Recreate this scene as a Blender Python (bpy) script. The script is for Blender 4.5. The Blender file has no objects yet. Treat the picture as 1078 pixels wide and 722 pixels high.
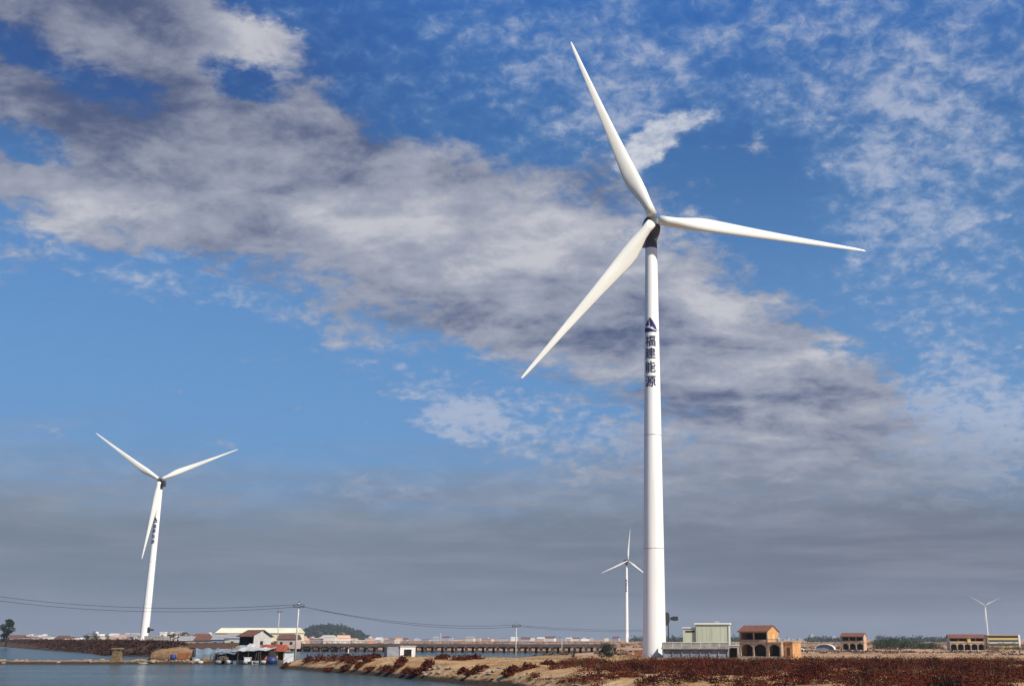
import bpy, bmesh, math, random
import numpy as np
from mathutils import Vector, Matrix

# ------------------------------------------------------------------ camera, sky, sun
C = bpy.context.scene
random.seed(7); RNG = np.random.default_rng(7)
F_PX, CX, CY, TH, CAMZ = 1154.0, 651.0, 361.0, math.radians(15.08), 5.0
cd = bpy.data.cameras.new('camera'); cam = bpy.data.objects.new('camera', cd)
C.collection.objects.link(cam); C.camera = cam
cam.location = (0, 0, CAMZ); cam.rotation_euler = (math.pi/2 + TH, 0, 0)
cd.sensor_width = 36; cd.lens = F_PX/1078*36; cd.shift_x = -(CX-539)/1078
cd.clip_start = 0.5; cd.clip_end = 20000

SUN_AZ, SUN_EL = 50.0, 44.0          # azimuth: to the right of straight behind the camera
to_sun = Vector((math.sin(math.radians(SUN_AZ))*math.cos(math.radians(SUN_EL)),
                 -math.cos(math.radians(SUN_AZ))*math.cos(math.radians(SUN_EL)),
                 math.sin(math.radians(SUN_EL))))
sl = bpy.data.lights.new('sun', 'SUN'); sun = bpy.data.objects.new('sun', sl)
C.collection.objects.link(sun)
sl.energy = 4.6; sl.angle = math.radians(0.5); sl.color = (1.0, 0.93, 0.82)
sun.rotation_euler = to_sun.to_track_quat('Z', 'Y').to_euler()
sun.location = (100, -100, 300)

C.view_settings.view_transform = 'Standard'; C.view_settings.look = 'None'
EXPO = 0.42
C.view_settings.exposure = EXPO; C.view_settings.gamma = 1.0
C.view_settings.use_curve_mapping = False

def px_dir(px, py):
    u, v = (px-CX)/F_PX, (CY-py)/F_PX
    d = Vector((u, -v*math.sin(TH)+math.cos(TH), v*math.cos(TH)+math.sin(TH)))
    return d
def at(px, py, Y):                    # a reading of the photograph, taken to a real place Y metres ahead
    d = px_dir(px, py); d *= Y/d.y
    return Vector((d.x, d.y, d.z+CAMZ))
def X(px, Y, py=680): return at(px, py, Y).x
def Z(py, Y): return at(651, py, Y).z
def ppm(Y): return F_PX*1.037/Y       # photo pixels per metre near the horizon
def ae(px, py):
    d = px_dir(px, py).normalized()
    return math.degrees(math.atan2(d.x, d.y)), math.degrees(math.asin(d.z))

def build_sky():
    w = bpy.data.worlds.new('World'); C.world = w; w.use_nodes = True
    nt = w.node_tree; N, L = nt.nodes, nt.links
    for n in list(N): N.remove(n)
    out = N.new('ShaderNodeOutputWorld'); bg = N.new('ShaderNodeBackground')
    STR = 0.1
    bg.inputs['Strength'].default_value = STR
    L.new(bg.outputs[0], out.inputs[0])
    sky = N.new('ShaderNodeTexSky'); sky.sky_type = 'NISHITA'; sky.sun_disc = False
    sky.sun_elevation = math.radians(SUN_EL); sky.sun_rotation = math.radians(180-SUN_AZ)
    sky.altitude = 1200; sky.air_density = 1.0; sky.dust_density = 0.3; sky.ozone_density = 3.0

    def S(x):                          # socket or constant
        return x
    def math_(op, a, b=None, c=None, clamp=False):
        n = N.new('ShaderNodeMath'); n.operation = op; n.use_clamp = clamp
        for i, v in enumerate((a, b, c)):
            if v is None: continue
            if isinstance(v, (int, float)): n.inputs[i].default_value = v
            else: L.new(v, n.inputs[i])
        return n.outputs[0]
    add = lambda a, b: math_('ADD', a, b)
    mul = lambda a, b: math_('MULTIPLY', a, b)
    sub = lambda a, b: math_('SUBTRACT', a, b)
    def ss(x, lo, hi, a=0.0, b=1.0):
        n = N.new('ShaderNodeMapRange'); n.interpolation_type = 'SMOOTHSTEP'; n.clamp = True
        if isinstance(x, (int, float)): n.inputs[0].default_value = x
        else: L.new(x, n.inputs[0])
        for i, v in zip((1, 2, 3, 4), (lo, hi, a, b)):
            n.inputs[i].default_value = v
        return n.outputs[0]
    def noise(vec, scale, detail=6, rough=.55, dist=0.0, dim='3D'):
        n = N.new('ShaderNodeTexNoise'); n.noise_dimensions = dim
        L.new(vec, n.inputs['Vector'])
        n.inputs['Scale'].default_value = scale; n.inputs['Detail'].default_value = detail
        n.inputs['Roughness'].default_value = rough; n.inputs['Distortion'].default_value = dist
        return n
    def comb(x, y, z=0.0):
        n = N.new('ShaderNodeCombineXYZ')
        for i, v in enumerate((x, y, z)):
            if isinstance(v, (int, float)): n.inputs[i].default_value = v
            else: L.new(v, n.inputs[i])
        return n.outputs[0]
    def mapv(vec, loc=(0, 0, 0), rot=0.0, scale=(1, 1, 1), kind='POINT'):
        n = N.new('ShaderNodeMapping'); n.vector_type = kind
        L.new(vec, n.inputs['Vector'])
        n.inputs['Location'].default_value = loc; n.inputs['Rotation'].default_value = (0, 0, rot)
        n.inputs['Scale'].default_value = scale
        return n.outputs[0]
    def vmath(op, a, b=None):
        n = N.new('ShaderNodeVectorMath'); n.operation = op
        L.new(a, n.inputs[0])
        if b is not None:
            if isinstance(b, tuple): n.inputs[1].default_value = b
            else: L.new(b, n.inputs[1])
        return n.outputs['Value'] if op in ('LENGTH', 'DOT_PRODUCT') else n.outputs[0]
    def mix(f, a, b):
        n = N.new('ShaderNodeMix'); n.data_type = 'RGBA'
        if isinstance(f, (int, float)): n.inputs[0].default_value = f
        else: L.new(f, n.inputs[0])
        for i, v in ((6, a), (7, b)):
            if isinstance(v, tuple): n.inputs[i].default_value = (v[0], v[1], v[2], 1)
            else: L.new(v, n.inputs[i])
        return n.outputs[2]
    def col(r, g, b):                  # an 8-bit sky colour as radiance before STR
        f = lambda c: (((c/255+.055)/1.055)**2.4 if c > 10 else c/255/12.92)/STR/2**EXPO
        return (f(r), f(g), f(b))

    tc = N.new('ShaderNodeTexCoord'); D = tc.outputs['Generated']
    sx = N.new('ShaderNodeSeparateXYZ'); L.new(D, sx.inputs[0])
    dx, dy, dz = sx.outputs
    az = mul(math_('ARCTAN2', dx, dy), 57.29578)
    el = mul(math_('ARCSINE', dz), 57.29578)
    A = comb(az, el)
    zz = math_('MAXIMUM', add(dz, .10), .05)
    P = comb(math_('DIVIDE', dx, zz), math_('DIVIDE', dy, zz))     # a flat cloud deck overhead

    warp = noise(P, 1.1, 5, .6)
    wv = vmath('SUBTRACT', warp.outputs['Color'], (.5, .5, .5))
    warp2 = noise(P, 5.0, 6, .62)
    wv2 = vmath('SUBTRACT', warp2.outputs['Color'], (.5, .5, .5))
    A1 = vmath('ADD', vmath('ADD', A, vmath('MULTIPLY', wv, (7., 4.5, 0.))), vmath('MULTIPLY', wv2, (5., 3.5, 0.)))      # ragged outlines
    A2 = vmath('ADD', vmath('ADD', A, vmath('MULTIPLY', wv, (5., 3., 0.))), vmath('MULTIPLY', wv2, (5.5, 3.5, 0.)))
    def blob(vec, px, py, rx, ry, rot, amp, soft=0.0):
        a, e = ae(px, py); k = math.degrees(1/F_PX)
        v = mapv(vec, (a, e, 0), math.radians(rot), (rx*k/math.cos(math.radians(e)), ry*k, 1), 'TEXTURE')
        return ss(vmath('LENGTH', v), soft, 1.0, amp, 0.0)
    def blobs(vec, rows, base=0.0):
        t = base
        for r in rows: t = add(t, blob(vec, *r))
        return t

    # clear sky, deepened as a polarising filter does
    gain = N.new('ShaderNodeMix'); gain.data_type = 'RGBA'; gain.blend_type = 'MULTIPLY'
    gain.inputs[0].default_value = 1.0; L.new(sky.outputs[0], gain.inputs[6])
    gain.inputs[7].default_value = (SKY_GAIN[0], SKY_GAIN[1], SKY_GAIN[2], 1)
    deep = gain.outputs[2]
    pale = ss(el, 27, 8)
    base = mix(mul(pale, .8), deep, col(106, 150, 197))
    upper = ss(el, 22, 34)
    base = mix(mul(upper, .7), base, col(48, 104, 186))

    zq = add(dz, .38)
    Q = comb(math_('DIVIDE', dx, zq), mul(math_('DIVIDE', dy, zq), .8))   # a higher, thinner deck
    base = mix(blob(A, 110, 40, 420, 190, 0, .8), base, col(46, 76, 134))
    n_big = noise(mapv(P, (3, 1, 0), .5, (1, 1.3, 1)), 1.5, 7, .58).outputs['Fac']
    n_mid = noise(mapv(Q, (7, 2, 0), .5, (1, 1.7, 1)), 13.0, 8, .64, .35).outputs['Fac']
    n_fine = noise(mapv(Q, (1, 9, 0), .3, (1.0, 1.25, 1)), 52.0, 6, .66, .4).outputs['Fac']
    n_soft = noise(mapv(P, (5, 5, 0), .55, (.9, 1.9, 1)), 2.6, 3, .5, .5).outputs['Fac']
    n_puff = noise(mapv(Q, (2, 4, 0), .25, (1, 1.8, 1)), 7.0, 5, .55, .4).outputs['Fac']

    vo = N.new('ShaderNodeTexVoronoi'); vo.feature = 'SMOOTH_F1'; vo.inputs['Scale'].default_value = 38.0; vo.inputs['Smoothness'].default_value = .6
    L.new(vmath('ADD', mapv(Q, (0, 0, 0), .4, (1, 1.35, 1)), vmath('MULTIPLY', vmath('SUBTRACT', noise(Q, 26.0, 5, .62).outputs['Color'], (.5, .5, .5)), (.06, .06, 0))), vo.inputs['Vector'])
    cells = sub(.42, vo.outputs['Distance'])
    # thin mottled veil (altocumulus)
    mB = blobs(A2, [(520, 60, 320, 170, 0, .5), (980, 40, 270, 190, 20, .78), (960, 230, 210, 200, 10, .95),
                    (1060, 440, 300, 170, 0, .8), (720, 60, 260, 130, 0, .62), (640, 150, 150, 80, 10, .5),
                    (140, 275, 190, 50, -12, .85), (320, 330, 180, 45, -22, .6), (470, 425, 150, 42, -25, .95),
                    (560, 440, 170, 110, -10, .8), (900, 480, 360, 120, 5, 1.0), (730, 470, 200, 80, 0, .9), (60, 455, 50, 14, -15, .75), (120, 500, 90, 10, -8, .6), (190, 405, 30, 7, -25, .55), (50, 385, 26, 7, 0, .45),
                    (400, 515, 170, 22, -6, .8),
                    (790, 200, 125, 95, -25, -.8), (500, 115, 60, 50, 0, -.3), (890, 365, 90, 60, 0, -.7)], .06)
    vB = add(add(mB, mul(cells, .75)), add(mul(sub(n_fine, .5), 1.9), mul(sub(n_mid, .5), 1.7)))
    oB = mul(ss(vB, -.2, 1.75), .88)
    cB = mix(ss(vB, .3, 1.4), col(100, 143, 192), col(174, 185, 208))
    sk = mix(oB, base, cB)

    # the great cloud bank from upper left to lower right
    mA = blobs(A1, [(40, 90, 400, 230, 0, 1.0), (330, 215, 380, 150, -22, 1.05), (230, 40, 190, 110, 0, .6),
                    (600, 300, 360, 150, -16, 1.1), (790, 385, 230, 120, -22, 1.0), (480, 160, 130, 80, -20, .35),
                    (630, 190, 110, 70, 0, .5), (790, 480, 400, 120, 0, .75), (120, 215, 200, 70, -10, .5)])
    hole = blobs(A1, [(320, 8, 120, 48, 0, 1.1), (250, 82, 66, 36, -5, 1.2), (60, 66, 140, 34, -8, .95),
                    (20, 148, 120, 28, 6, .8), (150, 103, 100, 26, 10, .4), (100, 250, 210, 30, -10, .5),
                    (500, 105, 100, 66, 0, .9), (390, 60, 120, 60, 0, .7), (560, 120, 90, 50, 0, .5), (540, 445, 170, 42, -14, .8), (480, 372, 90, 20, -14, .35)])
    vA = sub(add(add(mA, mul(sub(n_big, .5), .8)), add(add(mul(sub(n_puff, .5), .8), mul(sub(n_mid, .5), 1.2)), add(mul(sub(n_fine, .5), .7), mul(cells, .35)))), hole)
    oA = mul(ss(vA, .2, .85), .95)
    mL = blobs(A2, [(245, 65, 90, 60, 0, .6), (140, 60, 60, 40, 0, .25), (60, 200, 90, 30, 0, .15), (330, 150, 150, 50, -20, -.2), (160, 215, 120, 40, -10, .25), (470, 255, 230, 70, -10, .55), (590, 235, 120, 70, -20, .35),
                    (800, 345, 150, 55, -20, .5), (700, 300, 160, 60, -15, .35), (60, 200, 120, 50, 0, .3), (800, 420, 100, 40, -10, .3),
                    (20, 30, 280, 130, 0, -.42), (560, 330, 190, 40, -14, -.18), (40, 110, 130, 40, 0, -.2), (700, 440, 200, 40, 0, -.12), (330, 130, 120, 40, -15, -.25)], .16)
    lA = add(add(mL, mul(sub(n_soft, .5), .9)), add(mul(sub(n_puff, .5), 2.4), add(mul(sub(n_mid, .5), 1.2), mul(sub(n_fine, .5), .45))))
    cA = mix(ss(lA, -.55, .52), col(80, 92, 126), col(160, 165, 180))
    cA = mix(ss(lA, .35, 1.0), cA, col(198, 198, 205))
    sk = mix(oA, sk, cA)

    # bright small cloud beside the rotor
    mC = blobs(vmath('ADD', A, vmath('ADD', vmath('MULTIPLY', wv2, (4.5, 3.2, 0.)), vmath('MULTIPLY', wv, (1.5, 1.5, 0.)))), [(705, 140, 72, 36, 35, 1.2), (682, 157, 56, 26, 25, .9), (738, 124, 34, 16, 20, .5), (655, 172, 36, 14, 10, .5)])
    oC = ss(add(add(mC, mul(sub(n_fine, .5), .8)), mul(sub(n_mid, .5), 1.1)), .25, 1.15)
    sk = mix(mul(oC, .92), sk, mix(ss(n_fine, .35, .65), col(168, 178, 200), col(208, 212, 220)))

    # grey sheet lying over the horizon
    edge = add(add(el, mul(az, .03)), add(mul(sub(n_big, .5), 3.0), mul(sub(n_soft, .5), 3.0)))
    edge = sub(edge, mul(blob(A, 860, 520, 480, 240, 0, 1.0), 1.6))
    oH = mul(ss(add(edge, mul(blob(A, 180, 500, 420, 200, 0, 1.0), .9)), 11.0, 4.6), .97)
    n_low = noise(comb(mul(az, .05), mul(el, .22)), 1.6, 6, .6, .6).outputs['Fac']
    n_str = noise(comb(mul(az, .045), mul(el, .5)), 2.0, 5, .55).outputs['Fac']
    cH = mix(ss(az, -20, 18), col(122, 134, 149), col(106, 113, 128))
    cH = mix(mul(ss(el, 4.5, 9.0), .8), cH, col(142, 153, 171))
    cH = mix(mul(ss(n_str, .40, .66), .42), cH, col(147, 152, 165))
    cH = mix(mul(ss(n_low, .38, .66), .45), cH, col(104, 117, 135))
    cH = mix(mul(mul(ss(n_mid, .45, .62), ss(el, 4, 9)), .5), cH, col(158, 166, 182))
    cH = mix(mul(ss(el, 2.4, -.2), .7), cH, col(132, 140, 154))
    sk = mix(oH, sk, cH)
    L.new(sk, bg.inputs['Color'])
    w.cycles.sampling_method = 'MANUAL'; w.cycles.sample_map_resolution = 512
SKY_GAIN = (.40, .68, .88)
build_sky()

# ------------------------------------------------------------------ materials
M = {}
def mat(name, base, rough=.7, var=None, scale=1.0, detail=5, bump=0.0, bscale=None, metal=0.0, stretch=(1, 1, 1), spec=.3, lo=.35, hi=.65):
    m = bpy.data.materials.new(name); m.use_nodes = True
    nt = m.node_tree; N, L = nt.nodes, nt.links
    p = N['Principled BSDF']; p.inputs['Roughness'].default_value = rough
    p.inputs['Metallic'].default_value = metal; p.inputs['Specular IOR Level'].default_value = spec
    p.inputs['Base Color'].default_value = (*base, 1)
    if var is not None or bump:
        tc = N.new('ShaderNodeTexCoord'); mp = N.new('ShaderNodeMapping')
        L.new(tc.outputs['Object'], mp.inputs[0]); mp.inputs['Scale'].default_value = stretch
        if var is not None:
            n = N.new('ShaderNodeTexNoise'); n.inputs['Scale'].default_value = scale; n.inputs['Detail'].default_value = detail
            n.inputs['Roughness'].default_value = .62
            L.new(mp.outputs[0], n.inputs['Vector'])
            r = N.new('ShaderNodeValToRGB'); r.color_ramp.elements[0].position = lo; r.color_ramp.elements[1].position = hi
            r.color_ramp.elements[0].color = (*base, 1); r.color_ramp.elements[1].color = (*var, 1)
            L.new(n.outputs['Fac'], r.inputs[0]); L.new(r.outputs[0], p.inputs['Base Color'])
        if bump:
            b = N.new('ShaderNodeTexNoise'); b.inputs['Scale'].default_value = bscale or scale*3; b.inputs['Detail'].default_value = 5
            L.new(mp.outputs[0], b.inputs['Vector'])
            bn = N.new('ShaderNodeBump'); bn.inputs['Strength'].default_value = bump; bn.inputs['Distance'].default_value = .3
            L.new(b.outputs['Fac'], bn.inputs['Height']); L.new(bn.outputs[0], p.inputs['Normal'])
    M[name] = m
    return m

def leaf_mat(name, cols):
    m = bpy.data.materials.new(name); m.use_nodes = True
    nt = m.node_tree; N, L = nt.nodes, nt.links
    p = N['Principled BSDF']; p.inputs['Roughness'].default_value = .75; p.inputs['Specular IOR Level'].default_value = .15
    g = N.new('ShaderNodeNewGeometry'); tc = N.new('ShaderNodeTexCoord')
    n = N.new('ShaderNodeTexNoise'); n.inputs['Scale'].default_value = .33; n.inputs['Detail'].default_value = 5
    L.new(tc.outputs['Object'], n.inputs['Vector'])
    a = N.new('ShaderNodeMath'); a.operation = 'MULTIPLY_ADD'; a.inputs[1].default_value = .3
    L.new(g.outputs['Random Per Island'], a.inputs[0])
    b = N.new('ShaderNodeMath'); b.operation = 'MULTIPLY_ADD'; b.inputs[1].default_value = 2.2; b.inputs[2].default_value = -.76
    L.new(n.outputs['Fac'], b.inputs[0]); L.new(b.outputs[0], a.inputs[2])
    r = N.new('ShaderNodeValToRGB'); e = r.color_ramp.elements
    while len(e) < len(cols): e.new(.5)
    for i, c in enumerate(cols): e[i].position = i/(len(cols)-1); e[i].color = (*c, 1)
    L.new(a.outputs[0], r.inputs[0]); L.new(r.outputs[0], p.inputs['Base Color'])
    M[name] = m

mat('white_paint', (.86, .855, .81), .45, (.60, .585, .51), .6, 8, stretch=(1, 1, .05), spec=.4, lo=.46, hi=.82)
mat('blade_paint', (.74, .735, .66), .4, (.62, .61, .53), .5, 7, stretch=(1, 1, .2), spec=.4, lo=.35, hi=.8)
mat('nacelle_paint', (.74, .74, .70), .5, (.66, .65, .60), .6)
mat('seam_grey', (.60, .60, .56), .6, (.34, .33, .30), 1.0)
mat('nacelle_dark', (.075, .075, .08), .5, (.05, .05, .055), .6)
mat('blue_ink', (.022, .018, .12), .5)
mat('dark_ink', (.025, .03, .07), .5)
mat('dark_metal', (.028, .03, .034), .5, (.05, .05, .05), 2)
mat('grey_metal', (.35, .36, .37), .4, (.28, .28, .28), 2)
mat('concrete', (.34, .33, .30), .85, (.20, .19, .17), .8, 6, bump=.2, bscale=4)
mat('pale_concrete', (.55, .53, .48), .85, (.42, .40, .36), .8, 6)
mat('blue_grey_wall', (.22, .25, .29), .8, (.14, .16, .19), .7, 6, stretch=(1, 1, .3))
mat('pale_green', (.55, .58, .44), .7, (.44, .48, .36), .6, 5, stretch=(1, 1, .2))
mat('white_trim', (.78, .78, .74), .6)
mat('orange_wall', (.60, .32, .13), .85, (.42, .21, .09), .9, 8, bump=.3, bscale=3, lo=.38, hi=.68)
mat('salmon_wall', (.62, .38, .24), .85, (.5, .3, .2), .8, 6)
mat('cream_wall', (.52, .38, .24), .85, (.36, .25, .16), .9, 8, bump=.3, bscale=3)
mat('tile_roof', (.13, .052, .033), .85, (.20, .085, .05), 1.6, 5, bump=.3, bscale=6)
mat('old_roof', (.10, .042, .028), .85, (.17, .08, .052), 1.2, 5)
mat('grey_roof', (.30, .30, .31), .7, (.20, .20, .21), 1.0, 5)
mat('pale_house', (.62, .57, .50), .85, (.50, .44, .38), .4, 4)
mat('pink_house', (.58, .44, .36), .85, (.46, .31, .25), .4, 4)
mat('warehouse_yellow', (.70, .67, .48), .75, (.62, .59, .42), .15, 4)
mat('block_grey', (.34, .37, .42), .85, (.28, .30, .35), .1, 4)
mat('straw', (.28, .17, .08), .95, (.15, .09, .045), 1.6, 6, bump=.6, bscale=5)
mat('masonry', (.22, .15, .075), .9, (.11, .075, .04), 1.8, 6, bump=.5, bscale=6)
mat('grey_tarp', (.27, .28, .29), .6, (.15, .16, .18), .9, 6, bump=.3, bscale=2)
mat('blue_grey_tarp', (.16, .21, .25), .6, (.10, .14, .17), .9, 6, bump=.3, bscale=2)
mat('white_tarp', (.50, .49, .47), .6, (.28, .28, .28), 1.0, 6, bump=.4, bscale=2)
mat('orange_tarp', (.32, .075, .028), .6, (.20, .05, .025), 1.0, 6, bump=.3, bscale=2)
mat('yellow_board', (.55, .36, .14), .8, (.38, .23, .09), 1.2, 6)
mat('blue_plastic', (.025, .05, .19), .5, (.02, .035, .11), 1.5)
mat('white_plastic', (.72, .72, .70), .5, (.6, .6, .57), 1.5)
mat('orange_plastic', (.30, .10, .035), .5, (.2, .07, .03), 1.5)
mat('old_wood', (.10, .08, .06), .9, (.05, .04, .03), 2.5, 6)
mat('bark', (.09, .065, .045), .9, (.05, .04, .03), 3, 6)
mat('rust_brick', (.30, .12, .06), .9, (.20, .09, .05), 2.0, 6)
mat('rock', (.36, .29, .20), .9, (.19, .15, .10), 1.5, 6, bump=.5, bscale=4)
mat('bridge_red', (.27, .18, .13), .85, (.19, .12, .09), .5, 6, stretch=(.3, 1, 1))
mat('pier_concrete', (.20, .15, .12), .9, (.13, .10, .085), .8, 6)
mat('wire', (.03, .03, .035), .6)
mat('dark_room_shade', (.035, .03, .026), .95, (.055, .045, .04), .7)  # shade inside porches and shelters, put into the wall colour
mat('dark_glass', (.02, .025, .03), .15, spec=.5)
mat('yellow_paint', (.66, .52, .16), .8, (.55, .42, .14), 1, 5)
leaf_mat('red_shrub', [(.006, .002, .0015), (.012, .003, .002), (.03, .0055, .002), (.078, .011, .0035), (.12, .022, .007), (.075, .025, .008), (.028, .022, .007)])
leaf_mat('dike_shrub', [(.012, .007, .005), (.035, .013, .008), (.055, .02, .011), (.05, .028, .014), (.035, .03, .014)])
leaf_mat('plain_shrub', [(.05, .035, .02), (.10, .06, .035), (.14, .085, .05), (.09, .08, .045)])
leaf_mat('green_leaf', [(.018, .028, .014), (.03, .05, .02), (.045, .07, .026), (.065, .085, .035)])
leaf_mat('dark_leaf', [(.010, .016, .012), (.018, .03, .018), (.028, .04, .022), (.04, .05, .03)])
leaf_mat('grey_leaf', [(.07, .065, .04), (.10, .095, .06), (.14, .12, .075), (.08, .09, .045)])
leaf_mat('wood_leaf', [(.025, .035, .025), (.035, .05, .035), (.05, .065, .045), (.06, .075, .055)])
leaf_mat('stem_leaf', [(.035, .012, .006), (.08, .03, .012), (.12, .07, .03), (.05, .045, .015), (.04, .02, .01)])
leaf_mat('dry_grass', [(.22, .15, .06), (.32, .22, .10), (.38, .27, .13), (.16, .12, .05)])

# ------------------------------------------------------------------ helpers
def tag(o, label=None, cat=None, group=None, kind=None):
    if label: o['label'] = label
    if cat: o['category'] = cat
    if group: o['group'] = group
    if kind: o['kind'] = kind
    return o
def thing(name, label, cat, loc=(0, 0, 0), rz=0.0, group=None):
    o = bpy.data.objects.new(name, None); C.collection.objects.link(o)
    o.empty_display_size = .5
    o.location = loc; o.rotation_euler = (0, 0, rz)
    return tag(o, label, cat, group)
class MB:
    def __init__(s): s.v = []; s.f = []
    def add(s, vs, fs):
        b = len(s.v); s.v += [tuple(q) for q in vs]; s.f += [tuple(i+b for i in f) for f in fs]; return s
    def box(s, x0, x1, y0, y1, z0, z1):
        return s.add([(x0, y0, z0), (x1, y0, z0), (x1, y1, z0), (x0, y1, z0), (x0, y0, z1), (x1, y0, z1), (x1, y1, z1), (x0, y1, z1)],
                     [(0, 3, 2, 1), (4, 5, 6, 7), (0, 1, 5, 4), (1, 2, 6, 5), (2, 3, 7, 6), (3, 0, 4, 7)])
    def hexa(s, p):                     # eight corners, bottom ring then top ring
        return s.add(p, [(0, 3, 2, 1), (4, 5, 6, 7), (0, 1, 5, 4), (1, 2, 6, 5), (2, 3, 7, 6), (3, 0, 4, 7)])
    def prism_y(s, poly, y0, y1):       # polygon in x,z extruded along y
        n = len(poly)
        vs = [(x, y0, z) for x, z in poly]+[(x, y1, z) for x, z in poly]
        return s.add(vs, [tuple(range(n))]+[tuple(range(2*n-1, n-1, -1))]+[((i+1) % n, i, i+n, (i+1) % n+n) for i in range(n)])
    def prism_x(s, poly, x0, x1):       # polygon in y,z extruded along x
        n = len(poly)
        vs = [(x0, y, z) for y, z in poly]+[(x1, y, z) for y, z in poly]
        return s.add(vs, [tuple(range(n-1, -1, -1))]+[tuple(range(n, 2*n))]+[(i, (i+1) % n, (i+1) % n+n, i+n) for i in range(n)])
    def loft(s, rings, caps=True):
        n = len(rings[0]); fs = []
        for k in range(len(rings)-1):
            for i in range(n):
                j = (i+1) % n; fs.append((k*n+i, k*n+j, (k+1)*n+j, (k+1)*n+i))
        if caps: fs += [tuple(range(n-1, -1, -1)), tuple(range((len(rings)-1)*n, len(rings)*n))]
        return s.add([p for r in rings for p in r], fs)
    def tube(s, pts, rad, n=8):
        rings = []; pts = [Vector(p) for p in pts]
        if isinstance(rad, (int, float)): rad = [rad]*len(pts)
        for i, p in enumerate(pts):
            d = (pts[min(i+1, len(pts)-1)]-pts[max(i-1, 0)]).normalized()
            a = d.cross(Vector((0, 0, 1)) if abs(d.z) < .9 else Vector((1, 0, 0))).normalized(); b = d.cross(a)
            rings.append([p+rad[i]*(math.cos(t)*a+math.sin(t)*b) for t in [2*math.pi*k/n for k in range(n)]])
        return s.loft(rings)
    def lathe(s, prof, n=24, c=(0, 0)):  # (r, z) pairs
        return s.loft([[(c[0]+r*math.cos(2*math.pi*k/n), c[1]+r*math.sin(2*math.pi*k/n), z) for k in range(n)] for r, z in prof])
    def build(s, name, m, parent=None, smooth=False, bevel=0.0, fix=True):
        me = bpy.data.meshes.new(name); me.from_pydata(s.v, [], s.f); me.update()
        bm = bmesh.new(); bm.from_mesh(me)
        if fix: bmesh.ops.recalc_face_normals(bm, faces=bm.faces)
        if bevel: bmesh.ops.bevel(bm, geom=bm.edges[:], offset=bevel, segments=1, affect='EDGES')
        bm.to_mesh(me); bm.free()
        if smooth: me.polygons.foreach_set('use_smooth', [True]*len(me.polygons))
        me.materials.append(M[m] if isinstance(m, str) else m)
        o = bpy.data.objects.new(name, me); C.collection.objects.link(o)
        if parent is not None: o.parent = parent
        return o
def copy_tree(o, parent=None):
    c = o.copy(); C.collection.objects.link(c)
    if parent is not None: c.parent = parent
    for ch in list(o.children): copy_tree(ch, c)
    return c

def leaves_mesh(name, m, cen, size, parent=None, flat=.4):
    """cen: N x 3 leaf centres, size: N; each leaf a small folded four-sided blade"""
    n = len(cen)
    d = RNG.normal(size=(n, 3)); d /= np.linalg.norm(d, axis=1)[:, None]
    e = RNG.normal(size=(n, 3)); e -= (e*d).sum(1)[:, None]*d; e /= np.linalg.norm(e, axis=1)[:, None]
    s = size[:, None]
    v = np.stack([cen-d*s, cen+e*s*flat, cen+d*s, cen-e*s*flat], 1).reshape(-1, 3)
    me = bpy.data.meshes.new(name)
    me.vertices.add(4*n); me.vertices.foreach_set('co', v.astype(np.float32).ravel())
    me.loops.add(4*n); me.loops.foreach_set('vertex_index', np.arange(4*n, dtype=np.int32))
    me.polygons.add(n); me.polygons.foreach_set('loop_start', np.arange(0, 4*n, 4, dtype=np.int32))
    me.update(calc_edges=True); me.validate()
    me.materials.append(M[m])
    o = bpy.data.objects.new(name, me); C.collection.objects.link(o)
    if parent is not None: o.parent = parent
    return o
def clump_points(c, r, h, n):
    """points in a half-dome clump, denser near its skin"""
    a = RNG.uniform(0, 2*np.pi, n); el = np.arcsin(RNG.uniform(0, 1, n)); q = RNG.uniform(.35, 1.0, n)**.6
    jit = 1+.25*np.sin(3*a+c[0])+.15*np.sin(5*a+c[1])
    return np.stack([c[0]+r*q*np.cos(el)*np.cos(a)*jit, c[1]+r*q*np.cos(el)*np.sin(a)*jit, c[2]+h*q*np.sin(el)*(1+.2*np.sin(4*a+c[0]))], 1)

# ------------------------------------------------------------------ ground and water
def PD(px, d): return (X(px, d), d)
def PW(px, py):                         # where a waterline reading meets the water
    d = px_dir(px, py); t = -CAMZ/d.z
    return (d.x*t, d.y*t)
SPIT = [PW(540, 723.5), PW(480, 719), PW(440, 715.5), PW(410, 712), PW(370, 709), PW(330, 706), PW(296, 703.5)]
DIKE = [(X(300, 470), 470), PD(290, 425), PD(215, 345), PD(165, 330), PD(153, 333), PD(114, 345), PD(88, 420), PD(61, 480), PD(0, 880), PD(-70, 1150), (-1600, 1250)]
FAR_SHORE = [PD(646, 414), PD(600, 421), PD(500, 438), PD(440, 449), PD(400, 456), PD(310, 473)]
POND = [(-1600, 12), (420, 12), (420, 40), PD(1078, 58), PD(850, 68), PD(700, 80), PD(600, 90)] + SPIT + \
       [PD(297, 203), PD(330, 212), PD(430, 212), PD(500, 240), PD(560, 300), PD(620, 380)] + FAR_SHORE + DIKE
def seg_dist(x, y, a, b):
    ax, ay = a; bx, by = b; dx, dy = bx-ax, by-ay
    t = np.clip(((x-ax)*dx+(y-ay)*dy)/(dx*dx+dy*dy+1e-9), 0, 1)
    return np.hypot(x-ax-t*dx, y-ay-t*dy)
def inside(x, y, P):
    r = np.zeros(x.shape, bool); n = len(P)
    for i in range(n):
        (x0, y0), (x1, y1) = P[i], P[(i+1) % n]
        c = ((y0 > y) != (y1 > y))
        r ^= c & (x < (x1-x0)*(y-y0)/((y1-y0) if y1 != y0 else 1e-9)+x0)
    return r
_h = RNG.uniform(0, 1, (256, 256))
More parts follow.
